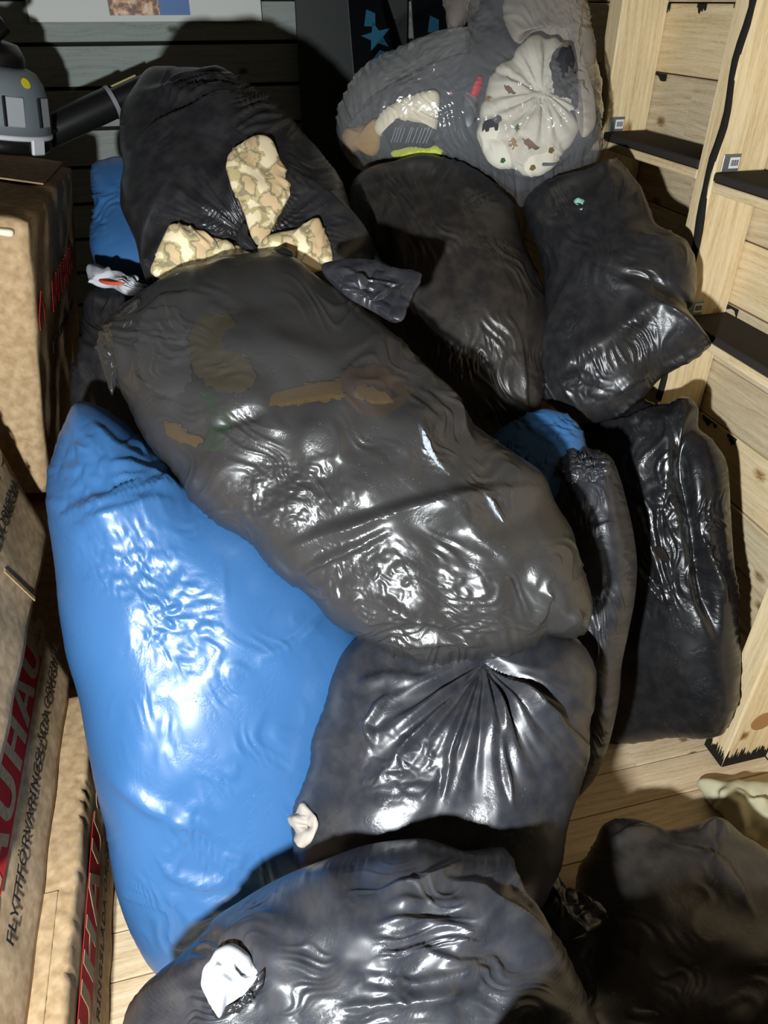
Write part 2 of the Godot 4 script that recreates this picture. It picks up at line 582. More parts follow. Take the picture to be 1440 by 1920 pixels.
	shelf(-1.5, -0.99, 1.285, "upper narrow black shelf fixed to the bark-edged stud")
	shelf(-1.5, -0.99, 0.965, "lower narrow black shelf above the standing black bag")

func shelf(z0: float, z1: float, y: float, label: String) -> void:
	var zc := (z0 + z1) / 2
	var t := thing("wall_shelf", label, "shelf", Vector3(1.185, y, zc))
	part(t, "batten", bevel_box(Vector3(0.12, 0.02, z1 - z0 - 0.004), 0.002, 2, Vector2(y, 0.3)), M.wood2, Vector3(-0.003, -0.021, 0))
	part(t, "felt_board", bevel_box(Vector3(0.126, 0.018, z1 - z0 - 0.002), 0.003, 2), M.felt, Vector3(-0.002, 0, 0))
	var br := part(t, "bracket", bevel_box(Vector3(0.042, 0.034, 0.003), 0.001), M.zinc, Vector3(-0.03, 0.027, z0 - zc + 0.003))
	part(br, "sticker", bevel_box(Vector3(0.024, 0.022, 0.001), 0.0003), M.paper, Vector3(0.007, 0, 0.002))
	for k in 6:
		part(br, "barcode_bar", bevel_box(Vector3(0.0012 + 0.0008 * (k % 2), 0.012, 0.0006), 0.0001), M.ink, Vector3(-0.0005 + k * 0.003, 0.0, 0.0027))
	for k in [-1, 1]:
		var sc := CylinderMesh.new()
		sc.top_radius = 0.0025
		sc.bottom_radius = 0.0025
		sc.height = 0.002
		part(br, "screw", sc, M.zinc, Vector3(-0.013, k * 0.009, 0.0022), Vector3(PI / 2, 0, 0))

# ---------------------------------------------------------------- cardboard boxes
func lettering(parent: Node, text: String, h: float, m: Material, p: Vector3, rot: Vector3, bold := true, stretch := 1.0) -> void:
	var tm := TextMesh.new()
	var f := SystemFont.new()
	f.font_names = PackedStringArray(["Droid Sans"])
	f.font_weight = 700 if bold else 400
	tm.font = f
	tm.text = text
	tm.font_size = 64
	tm.pixel_size = h / 46.0
	tm.depth = 0.001
	var o := part(parent, "lettering", tm, m, p, rot)
	o.scale = Vector3(stretch, 1, 1)

func moving_box(label: String, c: Vector3, size: Vector3, yaw: float, m: Material, band_y: float, text_y: float, zoff: float, sd: float, crease := 0.0) -> Node3D:
	var t := thing("moving_box", label, "box", c)
	t.rotation.y = yaw
	part(t, "carton", soft_box(size, 0.012, 0.009 if crease > 0 else 0.02, 0.003, sd, crease), m)
	var x := size.x / 2
	var side := Vector3(0, PI / 2, 0)
	part(t, "red_band", bevel_box(Vector3(0.0012, 0.085, 0.52), 0.0003), M.red, Vector3(x + 0.0052, band_y, zoff))
	lettering(t, "BAUHAUS", 0.072, m, Vector3(x + 0.0065, band_y, zoff), side, true, 1.55)
	lettering(t, "FLYTTFÖRVARINGSLÅDA ORIGINAL", 0.023, M.ink, Vector3(x + 0.0055, text_y, zoff - 0.02), side, false, 1.35)
	return t

func boxes() -> void:
	var b3 := moving_box("creased brown moving box lying on the floor under two others", Vector3(-0.51, 0.152, -0.86), Vector3(0.30, 0.298, 0.84), 0, M.card, 0.05, -0.04, 0.12, 3.0, 0.008)
	part(b3, "flap", bevel_box(Vector3(0.26, 0.004, 0.3), 0.001), M.card, Vector3(-0.01, 0.151, 0.2))
	var b1 := moving_box("greyish moving box in the middle of the stack beside the blue bag", Vector3(-0.672, 0.408, -0.90), Vector3(0.48, 0.295, 0.86), 0, M.card_grey_lit, 0.045, -0.045, -0.09, 8.0)
	b1.rotation.z = deg_to_rad(10)
	part(b1, "tape", bevel_box(Vector3(0.05, 0.002, 0.86), 0.0005), M.card, Vector3(0, 0.15, 0))
	var b0 := moving_box("greyish moving box on top of the stack beside the blue bag", Vector3(-0.672, 0.733, -1.05), Vector3(0.49, 0.34, 0.88), 0, M.card_grey_lit, 0.09, 0.0, -0.06, 15.0)
	b0.rotation.z = deg_to_rad(10)
	part(b0, "torn_edge", bevel_box(Vector3(0.003, 0.12, 0.010), 0.001), M.card, Vector3(0.248, -0.10, -0.17), Vector3(0.35, 0, 0))
	# box standing behind, turned a little, corner nearest the bags
	var A := at(52, 418, 1.436)
	var Cn := at(80, 800, 1.66)
	var Bf := at(137, 297, 2.02)
	var down := (Cn - A).normalized()
	var far := (Bf - A)
	far = (far - down * far.dot(down))
	var ln := far.length()
	far = far.normalized()
	var out := far.cross(-down).normalized()   # away from the room's left wall
	var size := Vector3(0.5, 0.62, ln)
	var ctr := A + down * size.y / 2 + far * ln / 2 - out * size.x / 2
	var t := thing("moving_box", "tall brown moving box with a torn corner under the grey machine", "box", ctr)
	t.basis = Basis(out, -down, -far)
	part(t, "carton", soft_box(size, 0.01, 0.02, 0.005, 33.0), M.card)
	var side := Vector3(0, PI / 2, 0)
	lettering(t, "BAUHAUS", 0.075, M.red, Vector3(0.2545, 0.10, -0.03), side, false, 0.8)
	var house := PackedVector2Array([Vector2(-0.035, -0.03), Vector2(-0.04, 0.0), Vector2(0, 0.045), Vector2(0.04, 0.0), Vector2(0.035, -0.03), Vector2(0.026, -0.03), Vector2(0.026, -0.003), Vector2(0, 0.03), Vector2(-0.026, -0.003), Vector2(-0.026, -0.03)])
	part(t, "red_emblem", plate(house, 0.001), M.red, Vector3(0.2555, 0.115, ln / 2 - 0.06), side)
	lettering(t, "FLYTTFÖRVARINGSLÅDA", 0.028, M.ink, Vector3(0.2555, -0.01, 0.0), side, false, 0.9)
	part(t, "flap", bevel_box(Vector3(0.47, 0.004, ln * 0.47), 0.001), M.card, Vector3(-0.01, size.y / 2 + 0.0065, -ln * 0.25))
	part(t, "corner_tear", soft_box(Vector3(0.05, 0.012, 0.03), 0.004, 0.008, 0.003, 4.0), M.cream, Vector3(0.2, size.y / 2 - 0.02, ln / 2 + 0.006))
	var t2 := thing("moving_box", "plain brown moving box hidden underneath the tall torn box", "box", ctr + Vector3(0, 0, 0))
	var low := A + down * (size.y + 0.01)
	t2.position = Vector3(ctr.x - 0.03, (ctr.y - size.y / 2 - 0.06) / 2, ctr.z + 0.03)
	t2.rotation.y = atan2(-far.x, -far.z)
	part(t2, "carton", soft_box(Vector3(0.46, ctr.y - size.y / 2 - 0.08, ln), 0.012, 0.04, 0.004, 50.0), M.card)
	# grey machine on top
	var on_top := at(-15, 288, 2.06)
	on_top += down * ((A - on_top).dot(down) - 0.008)
	var g := thing("vacuum_cleaner", "grey plastic cleaner body with white trim standing on the tall box", "vacuum cleaner", on_top)
	g.basis = Basis(out, -down, -far)
	var grey := mat(Color(0.42, 0.45, 0.47), 0.5)
	var blk := mat(Color(0.06, 0.06, 0.065), 0.35)
	part(g, "base", lathe([Vector2(0, 0), Vector2(0.148, 0), Vector2(0.155, 0.01), Vector2(0.155, 0.036), Vector2(0.14, 0.04)]), blk)
	part(g, "trim_ring", lathe([Vector2(0.13, 0.036), Vector2(0.158, 0.036), Vector2(0.161, 0.042), Vector2(0.158, 0.048), Vector2(0.13, 0.05)]), mat(Color(0.8, 0.81, 0.82), 0.4))
	part(g, "housing", lathe([Vector2(0.13, 0.048), Vector2(0.157, 0.048), Vector2(0.158, 0.08), Vector2(0.153, 0.13), Vector2(0.142, 0.165), Vector2(0.125, 0.19), Vector2(0.1, 0.2), Vector2(0, 0.204)]), grey)
	part(g, "motor_cap", lathe([Vector2(0.1, 0.198), Vector2(0.1, 0.225), Vector2(0.085, 0.25), Vector2(0.05, 0.258), Vector2(0, 0.26)]), blk)
	part(g, "hose", tube([Vector3(0.02, 0.24, 0.04), Vector3(0.06, 0.285, 0.05), Vector3(0.03, 0.31, 0.0), Vector3(-0.06, 0.3, -0.04)], [0.02, 0.02, 0.02, 0.02], 14), blk)
	for e in [0.95, 0.3]:
		var d := Vector3(cos(e), 0, sin(e))
		var o := part(g, "recess", bevel_box(Vector3(0.004, 0.07, 0.05), 0.002), mat(Color(0.62, 0.63, 0.64), 0.55), d * 0.1555 + Vector3(0, 0.105, 0), Vector3(0, -e, 0.06))
		part(o, "recess_edge", bevel_box(Vector3(0.008, 0.07, 0.008), 0.002), blk, Vector3(0.001, 0, 0.027))
	part(g, "latch", bevel_box(Vector3(0.01, 0.04, 0.045), 0.003), mat(Color(0.8, 0.81, 0.82), 0.4), Vector3(cos(0.55) * 0.156, 0.022, sin(0.55) * 0.156), Vector3(0, -0.55, 0))
	var dsk := CylinderMesh.new()
	dsk.top_radius = 0.013
	dsk.bottom_radius = 0.013
	dsk.height = 0.002
	part(g, "yellow_sticker", dsk, mat(Color(0.86, 0.8, 0.12), 0.5), Vector3(cos(0.62) * 0.139, 0.172, sin(0.62) * 0.139), Vector3(0, -0.62, -1.05))

# ---------------------------------------------------------------- pillow: a stuffed film or cloth shape
# outline: traced points; ctrl: three [x, y, depth] that fix the plane the outline lies in; tf/tb: thickness to the front and back
func pillow(outline: Array, ctrl: Array, tf: float, tb: float, spec: Dictionary, N := 160) -> Dictionary:
	var a := at(ctrl[0][0], ctrl[0][1], ctrl[0][2])
	var b := at(ctrl[1][0], ctrl[1][1], ctrl[1][2])
	var c := at(ctrl[2][0], ctrl[2][1], ctrl[2][2])
	var n := (b - a).cross(c - a).normalized()
	if n.dot(EYE - a) < 0: n = -n
	var ex := (B.x - n * B.x.dot(n)).normalized()
	var ey := n.cross(ex)
	var sd: float = spec.get("seed", 1.0)
	var jit: float = spec.get("jitter", 1.2)
	var full: float = spec.get("full", 0.75)
	# closed smooth curve, then points at even steps
	var raw := PackedVector2Array()
	var L := outline.size()
	for i in L:
		var p0 := Vector2(outline[(i + L - 1) % L][0], outline[(i + L - 1) % L][1])
		var p1 := Vector2(outline[i][0], outline[i][1])
		var p2 := Vector2(outline[(i + 1) % L][0], outline[(i + 1) % L][1])
		var p3 := Vector2(outline[(i + 2) % L][0], outline[(i + 2) % L][1])
		for k in 12:
			raw.append(p1.cubic_interpolate(p2, p0, p3, k / 12.0))
	var per := 0.0
	for i in raw.size(): per += raw[i].distance_to(raw[(i + 1) % raw.size()])
	var NB := 4 * N
	var rim := PackedVector2Array()
	var rag := PackedVector2Array()
	var acc := 0.0
	var step := per / NB
	var i0 := 0
	var seg := raw[0].distance_to(raw[1])
	for k in NB:
		while acc > seg and i0 < raw.size() - 1:
			acc -= seg
			i0 += 1
			seg = raw[i0].distance_to(raw[(i0 + 1) % raw.size()])
		var q := raw[i0].lerp(raw[(i0 + 1) % raw.size()], acc / maxf(seg, 1e-4))
		rag.append(Vector2(nz.get_noise_2d(q.x * 0.06, q.y * 0.06 + sd), nz.get_noise_2d(q.x * 0.06 + 40, q.y * 0.06 + sd)) * jit * 2.0)
		rim.append(q)
		acc += step
	var cen := Vector2.ZERO
	for q in rim: cen += q
	cen /= NB
	var s0 := cen
	var s1 := cen
	if spec.has("spine"):
		s0 = Vector2(spec.spine[0][0], spec.spine[0][1])
		s1 = Vector2(spec.spine[1][0], spec.spine[1][1])
	var core := PackedVector2Array()
	var want := PackedFloat32Array()
	for q in rim: core.append((s0 + s1) / 2)
	# a stuffed shape bulges past the plane of its seam: draw the seam in where the bulge would reach beyond the traced edge
	var cm := (s0 + s1) / 2
	for pass_ in 2:
		var over := PackedFloat32Array()
		for k in range(0, NB, 4):
			var dv := rim[k] - cm
			var rl := dv.length()
			dv /= maxf(rl, 1e-3)
			var mx := rl
			for sstep in 12:
				var bb := (sstep + 4) / 16.0 * PI / 2
				var pp := ray_plane(cm.x + dv.x * rl * sin(bb), cm.y + dv.y * rl * sin(bb), a, n) + n * tf * pow(cos(bb), full)
				mx = maxf(mx, (to_px(pp) - cm).dot(dv))
			over.append((mx - rl) if pass_ == 0 else (mx - want[k / 4]))
		var mo := over.size()
		for k in NB:
			var o := 0.0
			for w in range(-2, 3): o += over[(k / 4 + w + mo) % mo] / 5.0
			var dv := rim[k] - cm
			if pass_ == 0 and k % 4 == 0: want.append(dv.length())
			var f := 1.0 - clampf(o / maxf(dv.length(), 1.0), -0.3, 0.5)
			rim[k] = cm + dv * f
	var folds: Array = spec.get("folds", [])
	var fb := []
	for f in folds:
		var r := Rect2(f[0][0][0], f[0][0][1], 0, 0)
		for p in f[0]: r = r.expand(Vector2(p[0], p[1]))
		fb.append(r.grow(f[1] * (5.0 if f[3] else 2.5)))
	var waves: Array = spec.get("waves", [])
	var pleats: Array = spec.get("pleats", [])
	var crump: Array = spec.get("crumple", [])
	var lump: float = spec.get("lump", 0.012)
	var lsc: float = spec.get("lump_scale", 0.006)
	var pos := PackedVector3Array()
	var uv := PackedVector2Array()
	var idx := PackedInt32Array()
	var W := N + 1
	pos.resize(W * W)
	uv.resize(W * W)
	var ras := {}
	for j in W:
		for i in W:
			var u := 2.0 * i / N - 1.0
			var v := 2.0 * j / N - 1.0
			var s := maxf(absf(u), absf(v))
			var ph := 0.0
			if s > 0.0:
				if absf(u) >= absf(v):
					ph = v / u * 0.125
					if u < 0: ph += 0.5
				else:
					ph = 0.25 - u / v * 0.125
					if v < 0: ph += 0.5
			var fk := fposmod(ph, 1.0) * NB
			var k0 := int(fk) % NB
			var fr := fk - floorf(fk)
			var rm := rim[k0].lerp(rim[(k0 + 1) % NB], fr)
			var co := core[k0].lerp(core[(k0 + 1) % NB], fr)
			var be := s * PI / 2
			var q := co.lerp(rm, sin(be)) + rag[k0].lerp(rag[(k0 + 1) % NB], fr) * pow(s, 10.0)
			var h := tf * pow(maxf(cos(be), 0.0), full)
			var base := ray_plane(q.x, q.y, a, n)
			var p := base + n * h
			var lat := ray_plane(rm.x, rm.y, a, n) - ray_plane(co.x, co.y, a, n)
			var dirn := (n * cos(be) + lat.normalized() * sin(be)).normalized()
			var e := to_px(p)
			# relief
			var d := lump * (nz.get_noise_2d(e.x * lsc + sd * 3.1, e.y * lsc) + 0.22 * nz.get_noise_2d(e.x * lsc * 2.3 + 9, e.y * lsc * 2.3 + sd))
			for w in waves:
				var lm := 1.0
				if w.size() > 6:
					var wx: float = (e.x - w[6]) / w[8]
					var wy: float = (e.y - w[7]) / w[9]
					lm = clampf(1.6 * (1.0 - sqrt(wx * wx + wy * wy)), 0, 1)
				if lm <= 0.0: continue
				var ca: float = cos(w[0])
				var sa: float = sin(w[0])
				var wob: float = nz.get_noise_2d(e.x * 0.008 + sd, e.y * 0.008) * w[2] * 1.2
				var ux: float = (e.x * ca + e.y * sa) / w[1]
				var uy: float = (-e.x * sa + e.y * ca + wob) / w[2]
				var mk := clampf(nz.get_noise_2d(e.x * w[5] + w[4], e.y * w[5]) * 1.8 + 0.45, 0, 1) * lm
				if mk > 0.0:
					var rv := absf(nz.get_noise_2d(ux + w[4], uy + sd))
					d += w[3] * mk * (0.55 - minf(rv * 2.2, 1.0))
			for w in pleats:
				var dx: float = e.x - w[0]
				var dy: float = e.y - w[1]
				var rr := sqrt(dx * dx + dy * dy)
				if rr > w[2]: continue
				var an := atan2(dy, dx)
				var af := 1.0
				if w.size() > 7:
					var da := absf(wrapf(an - w[7], -PI, PI))
					if da > w[8]: continue
					af = smoothstep(w[8], w[8] * 0.7, da)
				var fo: float = (1.0 - rr / w[2])
				fo = fo * sqrt(maxf(fo, 0.0)) * minf(1.0, rr / (w[2] * 0.32))
				var pv := nz.get_noise_2d(cos(an) * w[3] + w[5], sin(an) * w[3] + rr * 0.0016)
				d += af * w[4] * fo * (pv * 1.1 - 0.35 * absf(pv))
				d -= af * w[6] * exp(-rr * rr / (w[2] * w[2] * 0.05))
			for w in crump:
				var dx: float = (e.x - w[0]) / w[2]
				var dy: float = (e.y - w[1]) / w[3]
				var r2 := dx * dx + dy * dy
				if r2 > 1.0: continue
				var wx2: float = e.x / w[5] + nz.get_noise_2d(e.x / w[5] * 0.7, e.y / w[5] * 0.7) * 0.6
				d += w[4] * (1.0 - r2) * cell.get_noise_2d(wx2 + sd, e.y / w[5])
			for k in folds.size():
				if not fb[k].has_point(e): continue
				d += fold_at(folds[k], e)
			pos[j * W + i] = p + dirn * d
			uv[j * W + i] = Vector2((base - a).dot(ex), -(base - a).dot(ey))
			if s < 0.98:
				ras[Vector2i(int(e.x / 6.0), int(e.y / 6.0))] = j * W + i
	for j in N:
		for i in N:
			var v0 := j * W + i
			if (i < N / 2) == (j < N / 2):
				idx.append_array(PackedInt32Array([v0, v0 + 1, v0 + W + 1, v0, v0 + W + 1, v0 + W]))
			else:
				idx.append_array(PackedInt32Array([v0, v0 + 1, v0 + W, v0 + 1, v0 + W + 1, v0 + W]))
	# back: rings from the rim inwards
	var loop := PackedInt32Array()
	for i in N: loop.append(N / 2 * 0 + i)
	for j in N: loop.append(j * W + N)
	for i in N: loop.append(N * W + N - i)
	for j in N: loop.append((N - j) * W)
	var LN := loop.size()
	var prev := loop
	var R := 8
	var bc := Vector3.ZERO
	for r in range(1, R + 1):
		var s := 1.0 - float(r) / R
		var cur := PackedInt32Array()
		for k in LN:
			var gi := loop[k] % W
			var gj := loop[k] / W
			var u := 2.0 * gi / N - 1.0
			var v := 2.0 * gj / N - 1.0
			var ph := 0.0
			if absf(u) >= absf(v):
				ph = v / u * 0.125
				if u < 0: ph += 0.5
			else:
				ph = 0.25 - u / v * 0.125
				if v < 0: ph += 0.5
			var k0 := int(fposmod(ph, 1.0) * NB) % NB
			var q := core[k0].lerp(rim[k0], sin(s * PI / 2))
			var base := ray_plane(q.x, q.y, a, n)
			cur.append(pos.size())
			pos.append(base - n * tb * pow(cos(s * PI / 2), full))
			uv.append(Vector2((base - a).dot(ex), -(base - a).dot(ey)))
		for k in LN:
			var k1 := (k + 1) % LN
			idx.append_array(PackedInt32Array([prev[k], cur[k], cur[k1], prev[k], cur[k1], prev[k1]]))
		prev = cur
	# smooth normals
	var nor := PackedVector3Array()
	nor.resize(pos.size())
	for k in range(0, idx.size(), 3):
		var i1 := idx[k]
		var i2 := idx[k + 1]
		var i3 := idx[k + 2]
		var fn := (pos[i2] - pos[i1]).cross(pos[i3] - pos[i1])
		nor[i1] += fn
		nor[i2] += fn
		nor[i3] += fn
	var chk := nor[(N / 2 + N / 8) * W + N / 2 + N / 5].dot(n)
	var sg := 1.0 if chk > 0 else -1.0
	for k in nor.size():
		nor[k] = nor[k].normalized() * sg if nor[k].length_squared() > 1e-16 else n
	if sg > 0:
		for k in range(0, idx.size(), 3):
			var tmp := idx[k + 1]
			idx[k + 1] = idx[k + 2]
			idx[k + 2] = tmp
	# put the origin at the middle of the shape's base
	var lo := pos[0]
	var hi := pos[0]
	for p in pos:
		lo = lo.min(p)
		hi = hi.max(p)
	var org := Vector3((lo.x + hi.x) / 2, lo.y, (lo.z + hi.z) / 2)
	for k in pos.size(): pos[k] -= org
	return {"mesh": arrays(pos, nor, uv, idx), "origin": org, "ras": ras, "pos": pos, "nor": nor, "n": n, "lo": lo, "hi": hi}

func fold_at(f: Array, e: Vector2) -> float:
	var pts: Array = f[0]
	var best := 1e9
	var bt := 0.0
	var side := 1.0
	var m := pts.size() - 1
	for k in m:
		var p := Vector2(pts[k][0], pts[k][1])
		var q := Vector2(pts[k + 1][0], pts[k + 1][1])
		var pq := q - p
		var t := clampf((e - p).dot(pq) / pq.length_squared(), 0, 1)
		var dd := e.distance_to(p + pq * t)
		if dd < best:
			best = dd
			bt = (k + t) / m
			side = signf(pq.cross(e - p))
	var ends := minf(1.0, 4.0 * minf(bt, 1.0 - bt) + 0.05)
	var w: float = f[1] * (0.6 + 0.4 * ends)
	if f[3] == 0:
		return f[2] * ends * exp(-best * best / (w * w))
	# overlap: one side stands up and drops sharply at the crease
	if side > 0: return f[2] * ends * exp(-best / (w * 2.2))
	return f[2] * ends * (exp(-best * best / (w * w * 0.36)) - 0.2 * exp(-best / w))

func surf(g: Dictionary, px: float, py: float) -> Array:
	var c := Vector2i(int(px / 6.0), int(py / 6.0))
	for r in 30:
		for dx in range(-r, r + 1):
			for dy in range(-r, r + 1):
				if maxi(absi(dx), absi(dy)) != r: continue
				var k := c + Vector2i(dx, dy)
				if g.ras.has(k):
					var v: int = g.ras[k]
					return [g.pos[v] + g.origin, g.nor[v]]
	return [g.origin, g.n]

# a piece of cloth or film that bulges out of a bag's surface
func patch(g: Dictionary, outline: Array, lift: float, tf: float, spec: Dictionary, N := 48) -> Dictionary:
	var c := Vector2.ZERO
	for p in outline: c += Vector2(p[0], p[1])
	c /= outline.size()
	var lo := Vector2(1e9, 1e9)
	var hi := -lo
	for p in outline:
		lo = lo.min(Vector2(p[0], p[1]))
		hi = hi.max(Vector2(p[0], p[1]))
	var r := (hi - lo) * 0.32
	var ctrl := []
	for o in [Vector2(-r.x, 0), Vector2(r.x * 0.6, -r.y), Vector2(r.x * 0.6, r.y)]:
		var q: Vector2 = c + o
		var h := surf(g, q.x, q.y)
		var p: Vector3 = h[0] + (EYE - h[0]).normalized() * lift
		ctrl.append([q.x, q.y, -(B.transposed() * (p - EYE)).z])
	spec.jitter = spec.get("jitter", 0.25)
	return pillow(outline, ctrl, tf, spec.get("back", 0.01), spec, N)

func put(called: String, label: String, category: String, g: Dictionary, partname: String, m: Material, group := "") -> Node3D:
	var t := thing(called, label, category, g.origin, group)
	part(t, partname, g.mesh, m)
	return t

func sub(t: Node3D, called: String, g: Dictionary, m: Material) -> MeshInstance3D:
	return part(t, called, g.mesh, m, g.origin - t.position)

func bags() -> void:
	# --- floor level
	var g := pillow([[155, 750], [130, 790], [105, 845], [90, 890], [93, 940], [100, 1000], [105, 1060], [112, 1130], [125, 1220], [140, 1290], [160, 1370], [180, 1450], [200, 1540], [215, 1620], [230, 1690], [252, 1755], [290, 1820], [350, 1865], [460, 1850], [580, 1780], [640, 1660], [660, 1500], [680, 1330], [690, 1210], [650, 1110], [560, 1010], [450, 930], [350, 880], [280, 830], [215, 775]],
		[[200, 900, 1.50], [250, 1700, 1.47], [620, 1400, 1.53]], 0.21, 0.06, {"seed": 2.0, "spine": [[290, 1080], [350, 1260]], "lump": 0.006, "full": 0.92, "lump_scale": 0.004,
		"waves": [[0.25, 420, 36, 0.006, 3.0, 0.006, 380, 1640, 320, 270], [-0.3, 190, 32, 0.007, 13.0, 0.01, 240, 900, 200, 170], [0.9, 300, 60, 0.004, 23.0, 0.006, 420, 1300, 250, 220]],
		"crumple": [[240, 1050, 110, 80, 0.009, 26], [330, 1170, 90, 120, 0.009, 26], [240, 1050, 110, 80, 0.003, 12], [330, 1170, 100, 130, 0.003, 12], [150, 890, 100, 110, 0.008, 34]],
		"folds": [[[[100, 970], [200, 945], [290, 922], [370, 920]], 28, 0.02, 1], [[[150, 985], [240, 965], [330, 945]], 14, 0.012, 1], [[[205, 870], [290, 890], [340, 925]], 18, 0.018, 1], [[[170, 790], [220, 840], [290, 870]], 16, 0.012, 1], [[[415, 1040], [420, 1135]], 6, 0.003, 0], [[[480, 1235], [560, 1200], [610, 1150]], 10, 0.008, 1], [[[340, 1730], [420, 1700], [480, 1690]], 9, 0.01, 0], [[[350, 1695], [430, 1690], [500, 1660]], 7, 0.008, 0], [[[300, 1640], [380, 1660], [450, 1650]], 9, 0.009, 0], [[[190, 1440], [280, 1510], [400, 1570]], 14, 0.01, 0]]}, 200)
	put("blue_bag", "large glossy blue plastic bag standing beside the boxes", "bag", g, "film", M.blue)
	g = pillow([[655, 1210], [630, 1255], [608, 1310], [590, 1380], [572, 1450], [555, 1500], [545, 1545], [552, 1600], [568, 1650], [610, 1710], [720, 1750], [850, 1750], [980, 1720], [1045, 1650], [1072, 1560], [1088, 1500], [1102, 1430], [1113, 1370], [1116, 1300], [1108, 1245], [1080, 1200], [1020, 1165], [930, 1140], [800, 1145], [710, 1165]],
		[[620, 1450, 1.42], [1080, 1400, 1.42], [830, 1650, 1.36]], 0.2, 0.2, {"seed": 5.0, "full": 0.7, "lump": 0.008,
		"pleats": [[915, 1225, 360, 4.5, 0.03, 4.0, 0.02, 1.6, 1.3], [915, 1225, 400, 9.0, 0.005, 9.0, 0.0, 1.6, 1.4]],
		"crumple": [[760, 1430, 110, 90, 0.006, 28]],
		"folds": [[[[660, 1290], [720, 1270], [800, 1275]], 14, 0.01, 0], [[[730, 1300], [690, 1360], [700, 1400]], 10, 0.014, 0], [[[880, 1260], [800, 1360], [740, 1420]], 9, 0.016, 1], [[[900, 1265], [850, 1400], [830, 1500]], 9, 0.016, 0], [[[930, 1265], [945, 1400], [960, 1510]], 8, 0.014, 0], [[[960, 1255], [1010, 1330], [1060, 1360]], 12, 0.012, 0]]}, 250)
	var low := g
	put("black_bag", "black bag with pleats fanning down from its tied neck", "bag", g, "film", M.slate_black)
	g = pillow([[1050, 848], [1072, 832], [1085, 845], [1100, 836], [1118, 845], [1135, 850], [1148, 880], [1160, 920], [1175, 985], [1183, 1050], [1179, 1120], [1166, 1190], [1152, 1260], [1146, 1330], [1125, 1420], [1090, 1490], [1040, 1490], [1005, 1300], [1005, 1100], [1018, 950], [1040, 890]],
		[[1060, 900, 1.60], [1170, 1050, 1.50], [1080, 1400, 1.56]], 0.07, 0.08, {"seed": 7.0, "spine": [[1100, 950], [1080, 1350]], "lump": 0.007, "full": 0.6,
		"waves": [[1.45, 60, 7, 0.004, 3.0, 0.012, 1100, 900, 90, 120], [1.3, 160, 26, 0.005, 13.0, 0.006]],
		"folds": [[[[1080, 990], [1120, 985], [1155, 975]], 7, 0.008, 1], [[[1070, 850], [1085, 930], [1100, 980]], 5, 0.006, 0], [[[1125, 850], [1130, 920], [1145, 960]], 5, 0.006, 0]]}, 130)
	var nb := put("black_bag", "narrow black bag with a frayed open top beside the tall glossy bag", "bag", g, "film", M.slate_black)
	sub(nb, "frayed_top", patch(g, [[1046, 885], [1050, 850], [1064, 834], [1080, 851], [1098, 836], [1114, 848], [1136, 850], [1148, 884], [1122, 898], [1085, 902]], 0.0, 0.025, {"seed": 5.0, "jitter": 3.0, "waves": [[1.5, 50, 7, 0.008, 3.0, 0.02]], "crumple": [[1098, 860, 70, 50, 0.012, 14]]}, 60), M.slate_black)
	g = pillow([[1090, 795], [1125, 768], [1170, 762], [1200, 752], [1235, 756], [1262, 752], [1290, 742], [1306, 762], [1308, 800], [1340, 830], [1362, 870], [1368, 950], [1373, 1030], [1381, 1120], [1388, 1220], [1385, 1300], [1368, 1355], [1342, 1384], [1250, 1387], [1180, 1392], [1130, 1380], [1110, 1250], [1120, 1150], [1140, 1050], [1150, 950], [1130, 860]],
		[[1160, 820, 1.83], [1370, 1000, 1.68], [1250, 1350, 1.86]], 0.11, 0.04, {"seed": 9.0, "spine": [[1240, 870], [1260, 1270]], "lump": 0.007, "full": 0.65,
		"waves": [[1.4, 200, 26, 0.005, 43.0, 0.007, 1260, 960, 150, 220]],
		"crumple": [[1225, 1100, 50, 70, 0.006, 22], [1240, 930, 60, 80, 0.007, 24], [1330, 1010, 30, 110, 0.007, 22], [1200, 780, 110, 40, 0.008, 24]],
		"folds": [[[[1262, 760], [1275, 880], [1300, 1000], [1325, 1130], [1345, 1200]], 15, -0.03, 0], [[[1195, 960], [1225, 1040], [1250, 1120], [1258, 1140]], 8, 0.012, 0], [[[1225, 960], [1245, 1040], [1262, 1120]], 5, 0.008, 0], [[[1180, 1050], [1210, 1090], [1255, 1145]], 9, 0.012, 1], [[[1110, 800], [1180, 790], [1240, 760]], 10, 0.015, 1], [[[1310, 990], [1340, 1070], [1360, 1130]], 7, 0.012, 0]]}, 190)
	var right := g
	var t := put("black_bag", "tall glossy black bag with a deep fold standing against the stud wall", "bag", g, "film", M.gloss)
	sub(t, "torn_hole", patch(g, [[1230, 1030], [1240, 1028], [1250, 1040], [1253, 1052], [1243, 1056], [1234, 1046]], 0.003, 0.002, {"seed": 1.0}, 16), M.tar)
